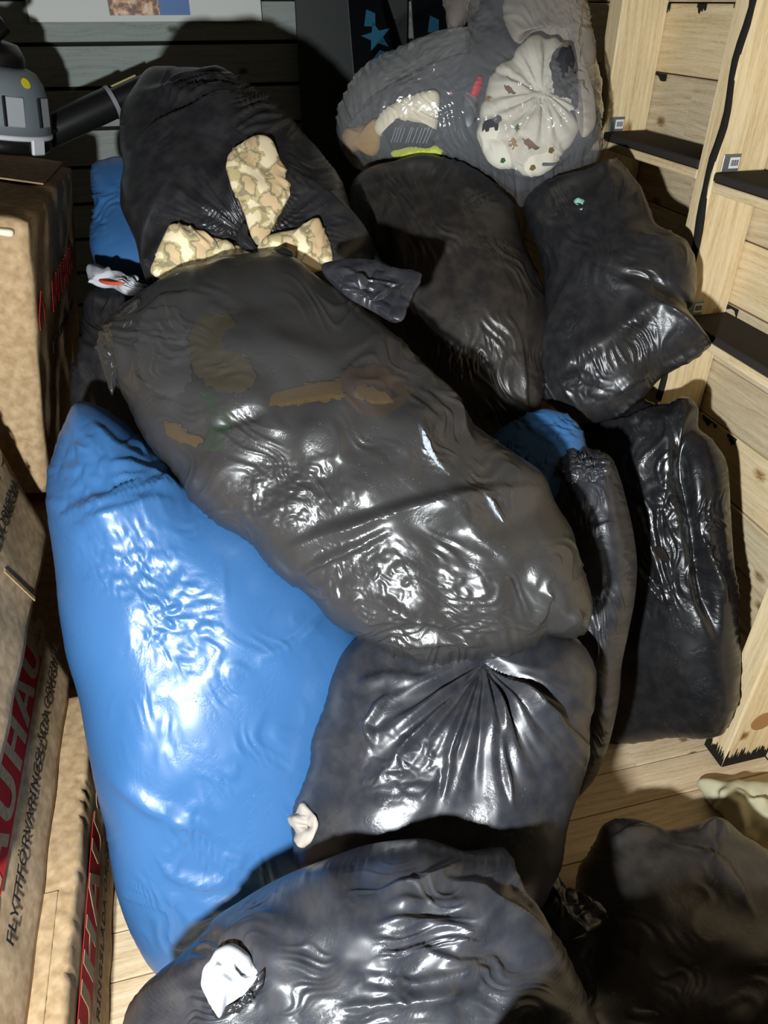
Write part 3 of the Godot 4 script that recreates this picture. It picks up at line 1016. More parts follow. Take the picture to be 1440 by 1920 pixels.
	# --- foreground
	g = pillow([[222, 1905], [255, 1860], [300, 1815], [360, 1762], [430, 1710], [510, 1665], [590, 1633], [670, 1604], [740, 1592], [800, 1589], [850, 1604], [880, 1614], [920, 1612], [962, 1608], [976, 1640], [1000, 1690], [1040, 1750], [1085, 1815], [1120, 1880], [1150, 1970], [1110, 2090], [920, 2200], [620, 2210], [350, 2150], [230, 2030]],
		[[350, 1800, 1.07], [1000, 1760, 1.05], [680, 2050, 1.02]], 0.17, 0.28, {"seed": 12.0, "spine": [[520, 1900], [820, 1880]], "lump": 0.012, "full": 0.75,
		"waves": [[-0.08, 520, 34, 0.0045, 3.0, 0.006, 780, 1790, 300, 200], [-0.55, 220, 26, 0.004, 8.0, 0.006, 400, 1850, 260, 240]],
		"crumple": [[730, 1860, 90, 60, 0.004, 30]],
		"folds": [[[[710, 1670], [780, 1660], [860, 1620]], 16, 0.012, 1], [[[820, 1650], [900, 1665], [970, 1710], [1030, 1760]], 16, 0.011, 1], [[[715, 1702], [790, 1697], [880, 1692]], 12, 0.007, 0], [[[700, 1740], [780, 1730], [880, 1740]], 10, 0.01, 0], [[[700, 1800], [790, 1780], [860, 1805], [960, 1795]], 15, 0.011, 1], [[[690, 1828], [780, 1842], [880, 1822], [980, 1806]], 14, 0.008, 1], [[[680, 1858], [780, 1868], [900, 1845]], 12, 0.007, 0], [[[640, 1890], [760, 1880], [900, 1860]], 10, 0.01, 0], [[[960, 1610], [985, 1680], [1030, 1760]], 7, 0.01, 0], [[[300, 1850], [420, 1770], [520, 1700]], 14, 0.005, 0]]}, 280)
	var fore := g
	put("black_bag", "big dark grey bag in front with white cloth bulging from its hole", "bag", g, "film", M.slate_black)
	g = pillow([[1100, 1600], [1125, 1550], [1180, 1540], [1235, 1552], [1280, 1548], [1315, 1535], [1350, 1530], [1385, 1560], [1440, 1605], [1500, 1690], [1530, 1850], [1500, 2010], [1380, 2090], [1220, 2070], [1120, 1960], [1085, 1850], [1075, 1760], [1078, 1670]],
		[[1120, 1700, 1.45], [1450, 1720, 1.43], [1280, 1950, 1.30]], 0.15, 0.12, {"seed": 15.0, "lump": 0.008,
		"waves": [[0.9, 300, 36, 0.0025, 3.0, 0.006]],
		"folds": [[[[1300, 1590], [1360, 1630], [1420, 1720]], 14, 0.014, 1], [[[1140, 1590], [1180, 1560], [1230, 1550]], 10, 0.012, 0], [[[1310, 1570], [1340, 1545], [1370, 1560]], 10, 0.016, 0]]}, 130)
	put("black_bag", "dull black bag on the floor beside the pale rumpled cloth", "bag", g, "film", M.brown_black)
	g = pillow([[985, 1645], [1010, 1628], [1045, 1640], [1058, 1662], [1085, 1668], [1110, 1680], [1132, 1702], [1142, 1725], [1115, 1745], [1108, 1800], [1120, 1880], [1060, 1900], [1010, 1800], [985, 1720]],
		[[1000, 1700, 1.33], [1120, 1720, 1.30], [1060, 1850, 1.27]], 0.05, 0.05, {"seed": 17.0, "lump": 0.01,
		"crumple": [[1080, 1690, 70, 50, 0.012, 30]], "folds": [[[[1030, 1650], [1070, 1720], [1100, 1750]], 8, 0.014, 1], [[[1085, 1670], [1120, 1700], [1140, 1725]], 7, 0.012, 0]]}, 80)
	put("black_bag", "small crumpled glossy bag wedged between the two front bags", "bag", g, "film", M.gloss)
	# unseen bag added out of view to shade the floor and bag behind it
	g = pillow([[850, 2030], [900, 1965], [1000, 1948], [1190, 1950], [1330, 2020], [1330, 2250], [1250, 2450], [1080, 2500], [940, 2350], [890, 2150]],
		[[940, 2050, 0.74], [1250, 2100, 0.74], [1080, 2350, 0.66]], 0.06, 0.1, {"seed": 18.0}, 60)
	put("black_bag", "added unseen black bag that shades the dull bag", "bag", g, "film", M.black)
	# --- second layer
	g = pillow([[975, 385], [1000, 348], [1050, 330], [1110, 315], [1165, 298], [1185, 322], [1215, 370], [1238, 420], [1268, 445], [1296, 472], [1306, 520], [1300, 560], [1288, 578], [1310, 608], [1334, 638], [1312, 660], [1272, 685], [1235, 708], [1200, 745], [1150, 782], [1100, 792], [1060, 782], [1018, 752], [1008, 722], [1022, 680], [1028, 620], [1018, 540], [998, 460]],
		[[1000, 450, 1.88], [1290, 540, 1.64], [1060, 740, 1.76]], 0.14, 0.08, {"seed": 20.0, "spine": [[1090, 420], [1150, 650]], "lump": 0.011, "full": 0.75, "jitter": 0.8,
		"waves": [[1.1, 90, 14, 0.005, 3.0, 0.008, 1130, 640, 160, 110], [0.95, 200, 30, 0.004, 9.0, 0.005]],
		"crumple": [[1060, 390, 60, 40, 0.005, 20], [1100, 730, 90, 40, 0.006, 24]],
		"folds": [[[[1030, 720], [1090, 660], [1170, 610], [1240, 560]], 20, 0.016, 0], [[[1240, 565], [1285, 590], [1330, 636]], 8, 0.01, 0], [[[1240, 690], [1290, 665], [1332, 640]], 7, 0.012, 1], [[[1150, 740], [1190, 705], [1220, 700]], 9, 0.01, 0], [[[1200, 430], [1260, 460], [1290, 520]], 14, 0.01, 0]]}, 180)
	var ur := g
	put("black_bag", "plump black bag with a pointed corner leaning on the middle stud", "bag", g, "film", M.black)
	g = pillow([[648, 355], [680, 322], [740, 306], [800, 298], [850, 305], [900, 324], [940, 350], [968, 385], [985, 430], [1000, 490], [1020, 570], [1032, 640], [1025, 700], [1010, 760], [992, 790], [940, 800], [880, 785], [820, 750], [770, 690], [730, 610], [690, 510], [660, 430]],
		[[680, 400, 1.90], [1000, 540, 1.86], [880, 760, 1.74]], 0.17, 0.22, {"seed": 22.0, "spine": [[790, 420], [900, 650]], "lump": 0.01, "full": 0.75,
		"waves": [[1.5, 70, 11, 0.005, 3.0, 0.01, 880, 670, 170, 70], [1.2, 170, 26, 0.004, 6.0, 0.006], [-0.5, 60, 10, 0.004, 9.0, 0.01, 930, 420, 90, 130]],
		"crumple": [[910, 360, 70, 40, 0.006, 24]],
		"folds": [[[[720, 330], [745, 430], [760, 500]], 14, 0.012, 0], [[[685, 345], [700, 420], [725, 500]], 10, 0.012, 0], [[[980, 640], [985, 700], [985, 780]], 6, 0.008, 1], [[[817, 310], [820, 350], [817, 390]], 4, 0.005, 0]]}, 170)
	put("black_bag", "matte black bag standing between the camouflage bag and the plump bag", "bag", g, "film", M.brown_black)
	g = pillow([[935, 800], [985, 766], [1030, 762], [1075, 790], [1092, 840], [1090, 930], [1050, 1030], [980, 1060], [900, 980], [890, 880]],
		[[950, 820, 1.66], [1080, 850, 1.60], [990, 980, 1.62]], 0.06, 0.12, {"seed": 24.0, "waves": [[0.6, 80, 12, 0.006, 3.0, 0.01]]}, 80)
	put("blue_bag", "blue bag squeezed under the matte black bags", "bag", g, "film", M.blue)
	g = pillow([[166, 322], [200, 302], [240, 298], [300, 320], [330, 420], [330, 540], [260, 545], [185, 520], [168, 420]],
		[[190, 350, 2.05], [300, 400, 2.02], [220, 510, 1.95]], 0.10, 0.14, {"seed": 26.0, "waves": [[-0.25, 80, 16, 0.008, 3.0, 0.009, 220, 380, 120, 90]]}, 90)
	put("blue_bag", "blue bag behind the tall torn box at the back", "bag", g, "film", M.blue)
	g = pillow([[158, 552], [215, 535], [290, 540], [330, 620], [330, 780], [260, 900], [170, 860], [128, 760], [148, 650]],
		[[180, 580, 1.80], [300, 620, 1.80], [200, 820, 1.68]], 0.08, 0.14, {"seed": 28.0, "waves": [[1.2, 120, 22, 0.008, 3.0, 0.007]]}, 80)
	put("black_bag", "black bag in the gap between the tall box and the see-through grey bag", "bag", g, "film", M.black)
	# --- top layer: camouflage bag
	g = pillow([[256, 152], [300, 141], [370, 132], [440, 137], [482, 165], [522, 212], [562, 258], [602, 302], [632, 352], [652, 402], [668, 442], [700, 485], [660, 530], [560, 560], [420, 560], [330, 545], [276, 512], [262, 506], [252, 470], [240, 420], [226, 340], [216, 262], [226, 200]],
		[[260, 250, 1.80], [600, 330, 1.78], [430, 500, 1.66]], 0.15, 0.25, {"seed": 30.0, "spine": [[370, 260], [480, 400]], "lump": 0.014, "full": 0.72,
		"pleats": [[476, 452, 210, 16.0, 0.014, 4.0, 0.03, 3.6, 0.8], [480, 455, 190, 18.0, 0.014, 7.0, 0.0, -0.65, 0.6]],
		"waves": [[-0.35, 170, 18, 0.011, 3.0, 0.005, 390, 190, 230, 110], [0.3, 120, 16, 0.005, 9.0, 0.008, 580, 380, 100, 140]],
		"folds": [[[[235, 290], [290, 240], [380, 195], [470, 190]], 12, 0.016, 1], [[[260, 170], [350, 170], [460, 180]], 12, 0.012, 0], [[[430, 260], [425, 330], [440, 400]], 12, 0.012, 0], [[[320, 345], [360, 375], [400, 400]], 8, 0.01, 0], [[[262, 500], [300, 460], [322, 425]], 14, 0.012, 0], [[[540, 300], [535, 380], [500, 440]], 10, 0.01, 0]]}, 200)
	var camo := g
	t = put("black_bag", "torn black bag with camouflage clothes showing through its holes", "bag", g, "film", M.black)
	var kn := surf(g, 472, 446)
	var kp: Vector3 = kn[0] - t.position + (EYE - kn[0]).normalized() * 0.05
	part(t, "knot", tube([kp + B.x * -0.012 + B.y * 0.022, kp + B.x * -0.006 + kn[1] * 0.012, kp + B.x * 0.006 - B.y * 0.012 + kn[1] * 0.014, kp + B.x * 0.014 - B.y * 0.034], [0.008, 0.015, 0.016, 0.007], 12), M.gloss)
	var kn2 := surf(g, 522, 478)
	kp = kn2[0] - t.position + (EYE - kn2[0]).normalized() * 0.06
	part(t, "knot_end", tube([kp - B.x * 0.02, kp, kp + B.x * 0.015 - B.y * 0.008, kp + B.x * 0.022 - B.y * 0.016], [0.006, 0.016, 0.016, 0.006], 12), M.gloss)
	for e in [["camouflage trousers showing through the top tear of the black bag", [[425, 296], [440, 274], [478, 257], [510, 262], [528, 300], [541, 345], [532, 392], [512, 430], [490, 456], [474, 446], [456, 395], [432, 340]], 0.018],
			["camouflage sleeve spilling below the bag's knot, beside the grey bag", [[318, 424], [345, 421], [400, 440], [452, 462], [482, 474], [470, 520], [400, 535], [310, 525], [284, 508], [300, 468]], 0.03],
			["camouflage cloth spilling out beside the crumpled black flap", [[486, 456], [540, 432], [590, 408], [606, 420], [621, 452], [621, 492], [592, 508], [540, 520], [495, 500]], 0.03]]:
		var c := patch(g, e[1], 0.006, e[2], {"seed": e[2] * 900.0, "lump": 0.005, "lump_scale": 0.012, "waves": [[1.4, 120, 24, 0.005, 5.0, 0.012]]}, 70)
		put("camouflage_clothing", e[0], "clothing", c, "fabric", M.camo, "camouflage clothes in the torn bag")
	g = pillow([[600, 500], [640, 485], [700, 481], [750, 500], [789, 518], [772, 560], [746, 601], [700, 580], [640, 545]],
		[[630, 510, 1.42], [770, 530, 1.40], [720, 580, 1.38]], 0.015, 0.03, {"seed": 33.0, "lump": 0.008, "crumple": [[700, 540, 100, 70, 0.016, 34]], "folds": [[[[640, 500], [690, 520], [760, 530]], 8, 0.01, 1]]}, 90)
	put("plastic_flap", "crumpled shiny black flap lying beside the camouflage cloth", "bag", g, "film", M.slate_black)
	# --- the see-through grey bag across the middle, over its bundle of clothes
	var line := [[205, 602], [240, 566], [290, 536], [350, 506], [420, 486], [500, 476], [560, 490], [620, 530], [680, 575], [738, 620], [782, 668], [830, 730], [880, 790], [930, 840], [980, 885], [1020, 925], [1046, 962], [1063, 1010], [1081, 1060], [1098, 1100], [1110, 1140], [1109, 1182], [1078, 1198], [1032, 1194], [980, 1226], [900, 1245], [820, 1247], [750, 1235], [690, 1205], [640, 1170], [600, 1140], [540, 1085], [480, 1030], [420, 985], [370, 945], [330, 905], [290, 860], [252, 812], [226, 762], [210, 722], [190, 685], [183, 640]]
	var plane := [[250, 640, 1.53], [720, 700, 1.50], [950, 1150, 1.34]]
	var inner := []
	for p in line: inner.append([660 + (p[0] - 660) * 0.975, 880 + (p[1] - 880) * 0.975])
	var relief := {"seed": 35.0, "spine": [[360, 690], [920, 1070]], "lump": 0.014, "full": 0.72,
		"waves": [[-0.15, 130, 20, 0.005, 3.0, 0.007, 330, 680, 180, 150], [0.6, 300, 50, 0.004, 8.0, 0.004], [0.85, 200, 26, 0.006, 18.0, 0.007, 850, 760, 170, 150], [-0.1, 120, 18, 0.006, 28.0, 0.008, 800, 1180, 260, 90]],
		"crumple": [[560, 930, 150, 90, 0.006, 26], [560, 930, 160, 100, 0.003, 11], [690, 1080, 120, 90, 0.008, 24], [690, 1080, 130, 100, 0.003, 11], [860, 1110, 90, 70, 0.006, 20], [430, 790, 90, 60, 0.004, 24]],
		"folds": [[[[540, 1025], [640, 990], [760, 950], [860, 925], [990, 910]], 16, 0.026, 1], [[[400, 800], [440, 790], [500, 770]], 12, -0.012, 0], [[[560, 1075], [640, 1040], [735, 990]], 9, 0.012, 0], [[[785, 790], [810, 850], [845, 890]], 7, 0.006, 0], [[[910, 925], [930, 950], [955, 985]], 7, 0.006, 0], [[[690, 1110], [780, 1160], [870, 1180]], 10, 0.012, 0], [[[735, 1215], [830, 1205], [930, 1215]], 9, 0.012, 0], [[[1030, 1190], [1065, 1165], [1095, 1145]], 10, 0.016, 0], [[[1010, 1180], [1020, 1130], [1030, 1100]], 8, 0.01, 0], [[[215, 600], [225, 660], [220, 720]], 9, 0.014, 0], [[[245, 590], [300, 560], [400, 560]], 9, 0.01, 1], [[[750, 650], [830, 740], [900, 830]], 9, 0.01, 0]]}
	var cr := relief.duplicate()
	cr.erase("crumple")
	var core := pillow(inner, plane, 0.152, 0.08, cr, 120)
	put("clothes_bundle", "dark rolled clothes filling the see-through grey bag", "clothing", core, "fabric", M.bundle)
	for e in [["olive garment showing through the grey bag's upper end", "olive", [[364, 602], [432, 592], [446, 650], [478, 708], [424, 738], [366, 692]]],
			["mustard strip of cloth showing through the middle of the grey bag", "mustard", [[480, 748], [560, 724], [640, 716], [724, 736], [722, 756], [640, 745], [492, 764]]],
			["yellow edge of a garment inside the grey bag beside the blue bag", "mustard", [[310, 796], [330, 792], [352, 812], [380, 820], [368, 834], [338, 828], [316, 814]]],
			["green garment inside the grey bag next to a yellow edge", "green", [[380, 735], [440, 750], [432, 800], [410, 840], [384, 836], [396, 790]]],
			["brown garment inside the grey bag below the crumpled flap", "brown", [[640, 700], [720, 690], [770, 730], [740, 775], [670, 770]]],
			["slate grey garment inside the upper end of the grey bag", "slate", [[265, 590], [330, 580], [352, 640], [352, 720], [300, 740], [262, 690]]],
			["dark green garment inside the grey bag's lower half", "darkgrey", [[760, 970], [850, 940], [880, 1000], [830, 1060], [790, 1030]]]]:
		var c := patch(core, e[2], 0.003, 0.005, {"seed": 3.0, "lump": 0.002, "jitter": 5.0}, 50)
		put("garment", e[0], "clothing", c, "fabric", M[e[1]], "clothes inside the grey bag")
	g = pillow(line, plane, 0.185, 0.10, relief, 250)
	t = put("translucent_bag", "long see-through grey bag lying across the pile", "bag", g, "film", M.smoke)
	for e in [[[[786, 798], [793, 812], [801, 837], [819, 865], [846, 893], [822, 872], [803, 846], [791, 820]], 1.0], [[[908, 924], [919, 934], [929, 950], [946, 979], [928, 956], [915, 938]], 2.0]]:
		sub(t, "stretch_mark", patch(g, e[0], 0.004, 0.003, {"seed": e[1], "crumple": [[e[0][0][0], e[0][0][1], 100, 100, 0.006, 9]]}, 40), M.strap)
	sub(t, "gathered_end", pillow([[176, 640], [188, 612], [212, 592], [236, 570], [262, 560], [250, 590], [228, 604], [222, 640], [216, 700], [208, 742], [196, 710], [186, 680]], [[190, 640, 1.44], [250, 570, 1.44], [205, 720, 1.42]], 0.014, 0.014, {"seed": 4.0, "crumple": [[210, 640, 70, 110, 0.012, 20]]}, 50), M.smoke)
	# --- cloth showing in tears
	var w := patch(fore, [[380, 1835], [385, 1808], [405, 1782], [432, 1774], [458, 1784], [474, 1806], [482, 1828], [476, 1850], [455, 1872], [428, 1890], [402, 1893], [388, 1870]], 0.008, 0.03, {"seed": 3.0, "lump": 0.006, "lump_scale": 0.012, "folds": [[[[400, 1860], [415, 1885], [420, 1840]], 6, 0.012, 0], [[[440, 1800], [460, 1822], [480, 1828]], 6, -0.014, 0], [[[405, 1800], [415, 1830], [440, 1850]], 8, 0.01, 0]]}, 60)
	put("white_cloth", "white cloth bulging through a hole in the big front bag", "clothing", w, "fabric", M.white)
	var rim := patch(fore, [[448, 1880], [474, 1856], [486, 1834], [492, 1818], [494, 1834], [488, 1856], [468, 1880], [440, 1898], [412, 1906], [396, 1898], [424, 1894]], 0.016, 0.008, {"seed": 6.0, "jitter": 1.5, "crumple": [[450, 1870, 80, 60, 0.006, 9]]}, 50)
	put("torn_film", "crinkled torn film round the white cloth in the front bag", "plastic", rim, "film", M.gloss)
	w = patch(low, [[546, 1540], [556, 1516], [568, 1508], [582, 1520], [594, 1540], [590, 1562], [575, 1580], [563, 1592], [553, 1570]], 0.006, 0.012, {"seed": 4.0, "lump": 0.008, "lump_scale": 0.03, "folds": [[[[556, 1545], [575, 1555], [588, 1550]], 4, -0.008, 0]]}, 50)
	put("grey_cloth", "light grey cloth in the tear beside the blue bag", "clothing", w, "fabric", M.grey)
	w = patch(ur, [[1072, 376], [1082, 366], [1096, 372], [1099, 388], [1092, 398], [1079, 396]], 0.004, 0.008, {"seed": 4.0}, 30)
	put("mint_cloth", "small mint green cloth poking from the plump bag", "clothing", w, "fabric", M.mint)

func clothes() -> void:
	# clear bag at the back with its clothes
	var gr := "clothes inside the clear bag"
	var pl := [[700, 230, 1.98], [1100, 60, 1.90], [1040, 300, 1.82]]
	var base := pillow([[654, 258], [676, 228], [735, 204], [795, 186], [846, 164], [872, 120], [890, 68], [918, -15], [1000, -50], [1090, -30], [1112, 20], [1118, 80], [1114, 130], [1118, 200], [1112, 260], [1050, 305], [990, 335], [930, 318], [880, 300], [800, 290], [730, 292], [690, 280], [660, 262]], pl, 0.12, 0.15, {"seed": 50.0, "spine": [[780, 220], [1010, 140]], "lump": 0.012, "waves": [[0.9, 90, 18, 0.008, 3.0, 0.01]]}, 100)
	put("clothes_bundle", "dark grey clothes packed in the clear bag", "clothing", base, "fabric", M.charcoal)
	for e in [["white animal print pyjamas in the clear bag", "pyjamas", "ivory", [[900, 205], [912, 170], [926, 130], [956, 104], [990, 70], [1030, 66], [1066, 96], [1078, 130], [1072, 165], [1084, 215], [1072, 268], [1050, 300], [1020, 326], [985, 330], [968, 316], [935, 318], [910, 296], [894, 258], [898, 230]], 0.055],
			["dark checked cuff on the pyjamas in the clear bag", "garment", "darkgrey", [[1030, 128], [1046, 108], [1072, 118], [1078, 150], [1052, 182], [1028, 160]], 0.075],
			["grey beige garment in the clear bag beside the stud wall", "garment", "grey", [[945, 0], [1000, -36], [1080, -34], [1106, 15], [1114, 90], [1110, 180], [1116, 240], [1092, 258], [1086, 200], [1080, 130], [1052, 72], [1000, 66], [962, 74]], 0.05],
			["cream garment inside the clear bag's left end", "garment", "cream", [[704, 236], [716, 208], [760, 184], [800, 170], [824, 178], [818, 240], [806, 234], [726, 232], [716, 256], [706, 250]], 0.04],
			["dark patterned cloth inside the clear bag above lime cloth", "garment", "darkgrey", [[724, 222], [808, 230], [810, 272], [770, 276], [732, 280]], 0.012],
			["lime green cloth at the bottom of the clear bag", "garment", "lime", [[730, 286], [760, 274], [820, 272], [824, 290], [790, 302], [745, 300]], 0.014],
			["tan garment in the narrow end of the clear bag", "garment", "tan", [[642, 250], [660, 236], [690, 232], [705, 225], [712, 262], [704, 290], [680, 280], [660, 290], [648, 275]], 0.03],
			["red strip of cloth inside the clear bag by the dark skis", "garment", "rose", [[830, 176], [840, 156], [852, 142], [855, 158], [844, 176]], 0.008],
			["red ribbon next to a grey strap in the clear bag", "garment", "rose", [[882, 190], [890, 160], [900, 140], [906, 148], [896, 180], [888, 196]], 0.02],
			["pale grey strap inside the clear bag", "strap", "strap", [[876, 170], [884, 132], [890, 130], [886, 180], [880, 236], [874, 222]], 0.02]]:
		var c := patch(base, e[3], 0.006, e[4], {"seed": e[4] * 700.0, "lump": 0.005, "lump_scale": 0.012, "waves": [[0.8, 90, 26, 0.004, 5.0, 0.012]], "pleats": [[1022, 165, 190, 3.5, 0.02, 4.0, 0.012]] if e[1] == "pyjamas" else [], "folds": [[[[905, 215], [950, 225], [1010, 200]], 8, -0.008, 0], [[[900, 260], [960, 262], [1000, 250]], 7, -0.007, 0], [[[940, 130], [980, 150], [1030, 165]], 8, -0.008, 0], [[[985, 330], [990, 300], [1010, 270]], 7, -0.008, 0]] if e[1] == "pyjamas" else []}, 80)
		var t := put(e[1], e[0], "clothing", c, "fabric", M[e[2]], gr)
		if e[1] == "pyjamas":
			animal_prints(t, c)
		elif e[2] == "darkgrey" and e[3].size() == 5:
			for k in 11:
				var h := surf(c, 736.0 + k * 6.5, 252.0 + (k % 2) * 4.0)
				var o := part(t, "woven_stripe", bevel_box(Vector3(0.0016, 0.042, 0.0012), 0.0003), M.strap, h[0] - t.position + h[1] * 0.0015)
				var zz: Vector3 = h[1]
				var xx := (B.x * 0.85 - B.y * 0.5)
				xx = (xx - zz * xx.dot(zz)).normalized()
				o.basis = Basis(xx, zz.cross(xx), zz)
	var g := pillow([[634, 262], [642, 238], [664, 212], [720, 186], [785, 168], [832, 146], [858, 112], [878, 62], [908, -15], [1000, -62], [1100, -42], [1121, 20], [1130, 80], [1125, 130], [1130, 200], [1129, 272], [1100, 302], [1050, 322], [1000, 346], [974, 362], [958, 350], [930, 332], [880, 313], [800, 303], [730, 307], [688, 296], [650, 288]], pl, 0.20, 0.18, {"seed": 52.0, "spine": [[780, 220], [1010, 140]], "lump": 0.01, "full": 0.7,
		"pleats": [[1022, 165, 150, 12.0, 0.012, 4.0, 0.01]],
		"waves": [[1.0, 110, 16, 0.006, 3.0, 0.007], [-0.6, 90, 12, 0.004, 8.0, 0.008]],
		"folds": [[[[1082, 0], [1080, 60], [1085, 130]], 6, 0.008, 0], [[[920, 310], [1000, 330], [1080, 290]], 8, 0.01, 0], [[[1050, 60], [1070, 130], [1120, 210]], 7, 0.008, 0]]}, 150)
	put("clear_bag", "clear plastic bag of clothes on top of the black bags", "bag", g, "film", M.clear)
	# pale cloth on the floor by the near stud
	g = pillow([[1312, 1474], [1330, 1468], [1370, 1472], [1410, 1468], [1460, 1465], [1500, 1500], [1500, 1570], [1440, 1575], [1395, 1568], [1365, 1545], [1350, 1520], [1325, 1500]], [[1330, 1480, 1.80], [1480, 1480, 1.75], [1430, 1560, 1.68]], 0.05, 0.03, {"seed": 60.0, "lump": 0.012, "lump_scale": 0.015, "folds": [[[[1380, 1480], [1410, 1500], [1450, 1500]], 10, 0.02, 1], [[[1340, 1480], [1390, 1510], [1400, 1550]], 10, 0.016, 0]]}, 70)
	put("pale_cloth", "pale khaki rumpled cloth at the foot of the near stud", "cloth", g, "fabric", M.khaki)
	# cloth scrap by the tall box
	g = pillow([[160, 508], [175, 498], [195, 502], [212, 512], [240, 520], [262, 528], [268, 545], [240, 548], [205, 530], [172, 528]], [[170, 510, 1.78], [255, 525, 1.74], [220, 545, 1.70]], 0.02, 0.02, {"seed": 61.0, "lump": 0.008, "lump_scale": 0.03, "waves": [[0.3, 40, 9, 0.008, 3.0, 0.02]]}, 50)
	var t2 := put("rag", "white rag with an orange edge beside the tall box", "cloth", g, "fabric", M.white)
	sub(t2, "orange_edge", patch(g, [[182, 516], [200, 520], [222, 522], [236, 528], [210, 530], [186, 526]], 0.003, 0.006, {"seed": 2.0}, 24), M.orange)

func animal_prints(t: Node3D, g: Dictionary) -> void:
	# animals printed on the pyjamas
	var bear := PackedVector2Array([Vector2(-16, -8), Vector2(-15, 3), Vector2(-12, 8), Vector2(-4, 9), Vector2(4, 10), Vector2(9, 14), Vector2(15, 12), Vector2(17, 6), Vector2(12, 3), Vector2(11, -9), Vector2(6, -9), Vector2(5, -3), Vector2(-3, -3), Vector2(-5, -9), Vector2(-10, -9), Vector2(-11, -4)])
	var fox := PackedVector2Array([Vector2(-14, 10), Vector2(-9, 6), Vector2(-4, 8), Vector2(4, 2), Vector2(10, -6), Vector2(15, -9), Vector2(9, -11), Vector2(3, -7), Vector2(-2, -10), Vector2(-4, -4), Vector2(-10, 0)])
	var tree := PackedVector2Array([Vector2(-1, -9), Vector2(-1, -4), Vector2(-9, -3), Vector2(-4, 2), Vector2(-7, 3), Vector2(0, 11), Vector2(6, 3), Vector2(3, 2), Vector2(8, -3), Vector2(1, -4), Vector2(1, -9)])
	var log_ := PackedVector2Array([Vector2(-14, 2), Vector2(-12, 4), Vector2(14, 1), Vector2(13, -3), Vector2(-12, -1)])
	var leaf := PackedVector2Array([Vector2(-6, -4), Vector2(-4, 5), Vector2(3, 6), Vector2(7, 0), Vector2(2, -6)])
	for e in [[bear, 926, 238, 1.0, "charcoal", "printed_bear"], [fox, 994, 274, 1.0, "brown", "printed_fox"], [fox, 956, 172, 0.7, "brown", "printed_fox"], [tree, 962, 275, 1.0, "tan", "printed_tree"], [tree, 916, 190, 0.9, "tan", "printed_tree"], [log_, 1028, 306, 1.0, "slate", "printed_log"], [leaf, 1036, 284, 0.8, "olive", "printed_leaf"], [leaf, 1000, 312, 0.8, "olive", "printed_leaf"], [tree, 966, 243, 0.6, "green", "printed_tree"], [leaf, 942, 304, 0.7, "green", "printed_leaf"]]:
		var h := surf(g, e[1], e[2])
		var poly := PackedVector2Array()
		for q in e[0]: poly.append(q * 0.00138 * e[3])
		var o := part(t, e[5], plate(poly, 0.003), M[e[4]], h[0] - t.position + h[1] * 0.002)
		var zz: Vector3 = h[1]
		var xx := (B.x - zz * B.x.dot(zz)).normalized()
		o.basis = Basis(xx, zz.cross(xx), zz)

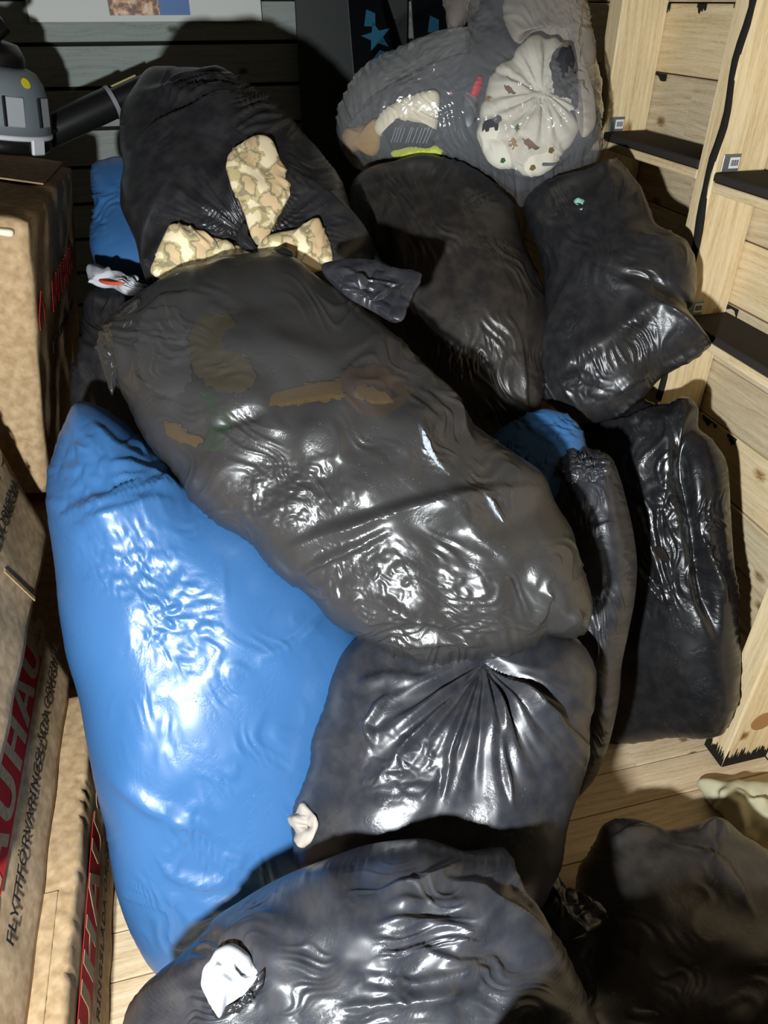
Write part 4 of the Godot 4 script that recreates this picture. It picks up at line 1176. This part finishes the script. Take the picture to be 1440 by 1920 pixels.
func clutter() -> void:
	# white product poster on the back wall
	var z := -3.075
	var p0 := ray_plane(55, 35, Vector3(0, 0, z), Vector3(0, 0, 1))
	var p1 := ray_plane(492, 46, Vector3(0, 0, z), Vector3(0, 0, 1))
	var wd := p1.x - p0.x
	var t := thing("poster", "white poster with a food photo pinned to the grey boards", "poster", Vector3((p0.x + p1.x) / 2, (p0.y + p1.y) / 2, z))
	part(t, "sheet", bevel_box(Vector3(wd, 0.5, 0.004), 0.001), mat(Color(0.80, 0.81, 0.79), 0.6), Vector3(0, 0.25, 0))
	var q0 := ray_plane(205, 22, Vector3(0, 0, z), Vector3(0, 0, 1))
	var q1 := ray_plane(356, 20, Vector3(0, 0, z), Vector3(0, 0, 1))
	var pw := q1.x - q0.x
	var food := lut_texture(noise_image(FastNoiseLite.TYPE_SIMPLEX, 0.03, 71, 128, 128, 4, 12.0), [[0.0, Color(0.24, 0.13, 0.09)], [0.35, Color(0.50, 0.33, 0.22)], [0.5, Color(0.75, 0.55, 0.36)], [0.7, Color(0.85, 0.70, 0.58)], [1.0, Color(0.9, 0.86, 0.85)]])
	var fm := mat(Color(1, 1, 1), 0.5)
	fm.albedo_texture = food
	fm.uv1_scale = Vector3(7, 7, 1)
	var yb := q0.y - p0.y
	part(t, "food_picture", bevel_box(Vector3(pw * 0.62, 0.2, 0.002), 0.0005), fm, Vector3(q0.x + pw * 0.31 - t.position.x, yb + 0.1, 0.003))
	part(t, "blue_packet_picture", bevel_box(Vector3(pw * 0.38, 0.2, 0.002), 0.0005), mat(Color(0.16, 0.38, 0.62), 0.5), Vector3(q1.x - pw * 0.19 - t.position.x, yb + 0.1, 0.003))
	# two dark skis with blue print, leaning at the back
	ski(Vector2(676, -60), Vector2(728, 110), "dark ski with a blue star print leaning at the back", true)
	ski(Vector2(802, -10), Vector2(846, 122), "dark ski with a single blue block beside the clear bag", false)
	# dark sheet behind the skis
	var sheet := thing("panel", "dark green grey sheet standing behind the skis", "panel", Vector3(0.66, 1.25, -3.04))
	part(sheet, "board", bevel_box(Vector3(0.4, 1.4, 0.01), 0.002), mat(Color(0.10, 0.12, 0.115), 0.6))
	part(sheet, "teal_edge", bevel_box(Vector3(0.006, 1.4, 0.012), 0.001), mat(Color(0.12, 0.3, 0.33), 0.5), Vector3(0.02, 0, 0.006))
	var g := pillow([[838, -30], [900, -30], [905, 0], [880, 30], [862, 52], [845, 56], [836, 30]], [[845, 0, 2.42], [890, 0, 2.42], [850, 45, 2.4]], 0.04, 0.05, {"seed": 70.0, "waves": [[0.6, 40, 9, 0.006, 3.0, 0.02]]}, 40)
	put("grey_fabric", "brownish grey fabric hanging above the clear bag", "cloth", g, "fabric", M.grey)
	# black tube with a brass line behind the camouflage bag
	var a := at(60, 262, 2.2)
	var b := at(300, 150, 2.3)
	t = thing("telescope_tube", "black tube with a pale ring and brass line behind the torn bag", "tube", a)
	part(t, "barrel", tube([Vector3.ZERO, (b - a) * 0.62, (b - a) * 0.64, b - a], [0.045, 0.045, 0.034, 0.034], 24), mat(Color(0.09, 0.09, 0.095), 0.35))
	part(t, "ring", tube([(b - a) * 0.60, (b - a) * 0.63], [0.047, 0.047], 24), mat(Color(0.5, 0.52, 0.54), 0.4))
	var up := B.y * 0.05
	part(t, "brass_line", tube([up + (b - a) * 0.6, up + (b - a) * 0.8], [0.003, 0.003], 8), mat(Color(0.72, 0.65, 0.42), 0.4))

func ski(p: Vector2, q: Vector2, label: String, star: bool) -> void:
	var a := at(p.x, p.y, 2.5)
	var b := at(q.x, q.y, 2.42)
	var t := thing("ski", label, "ski", b)
	var zz := B.z
	var yy := (a - b).normalized()
	yy = (yy - zz * yy.dot(zz)).normalized()
	t.basis = Basis(yy.cross(zz), yy, zz)
	var body := PackedVector2Array([Vector2(-0.13, -0.06), Vector2(0.02, -0.02), Vector2(0.03, 0.5), Vector2(-0.03, 0.5)])
	part(t, "board", plate(body, 0.012), mat(Color(0.03, 0.045, 0.06), 0.3))
	var teal := mat(Color(0.16, 0.36, 0.46), 0.4)
	part(t, "metal_edge", tube([Vector3(-0.13, -0.06, 0.006), Vector3(-0.03, 0.5, 0.006)], [0.0016, 0.0016], 6), M.zinc)
	part(t, "printed_block", plate(PackedVector2Array([Vector2(-0.05, 0.12), Vector2(-0.015, 0.11), Vector2(-0.005, 0.15), Vector2(-0.03, 0.17)]), 0.002), teal, Vector3(0, 0, 0.007))
	if star:
		var st := PackedVector2Array()
		for k in 10:
			var r := 0.05 if k % 2 == 0 else 0.021
			st.append(Vector2(sin(TAU * k / 10.0) * r, cos(TAU * k / 10.0) * r))
		part(t, "printed_star", plate(st, 0.002), teal, Vector3(-0.02, 0.075, 0.007))
		part(t, "printed_chevron", plate(PackedVector2Array([Vector2(-0.06, 0.0), Vector2(-0.02, 0.03), Vector2(0.018, 0.0), Vector2(0.018, -0.018), Vector2(-0.02, 0.01), Vector2(-0.06, -0.03)]), 0.002), teal, Vector3(0, 0, 0.007))
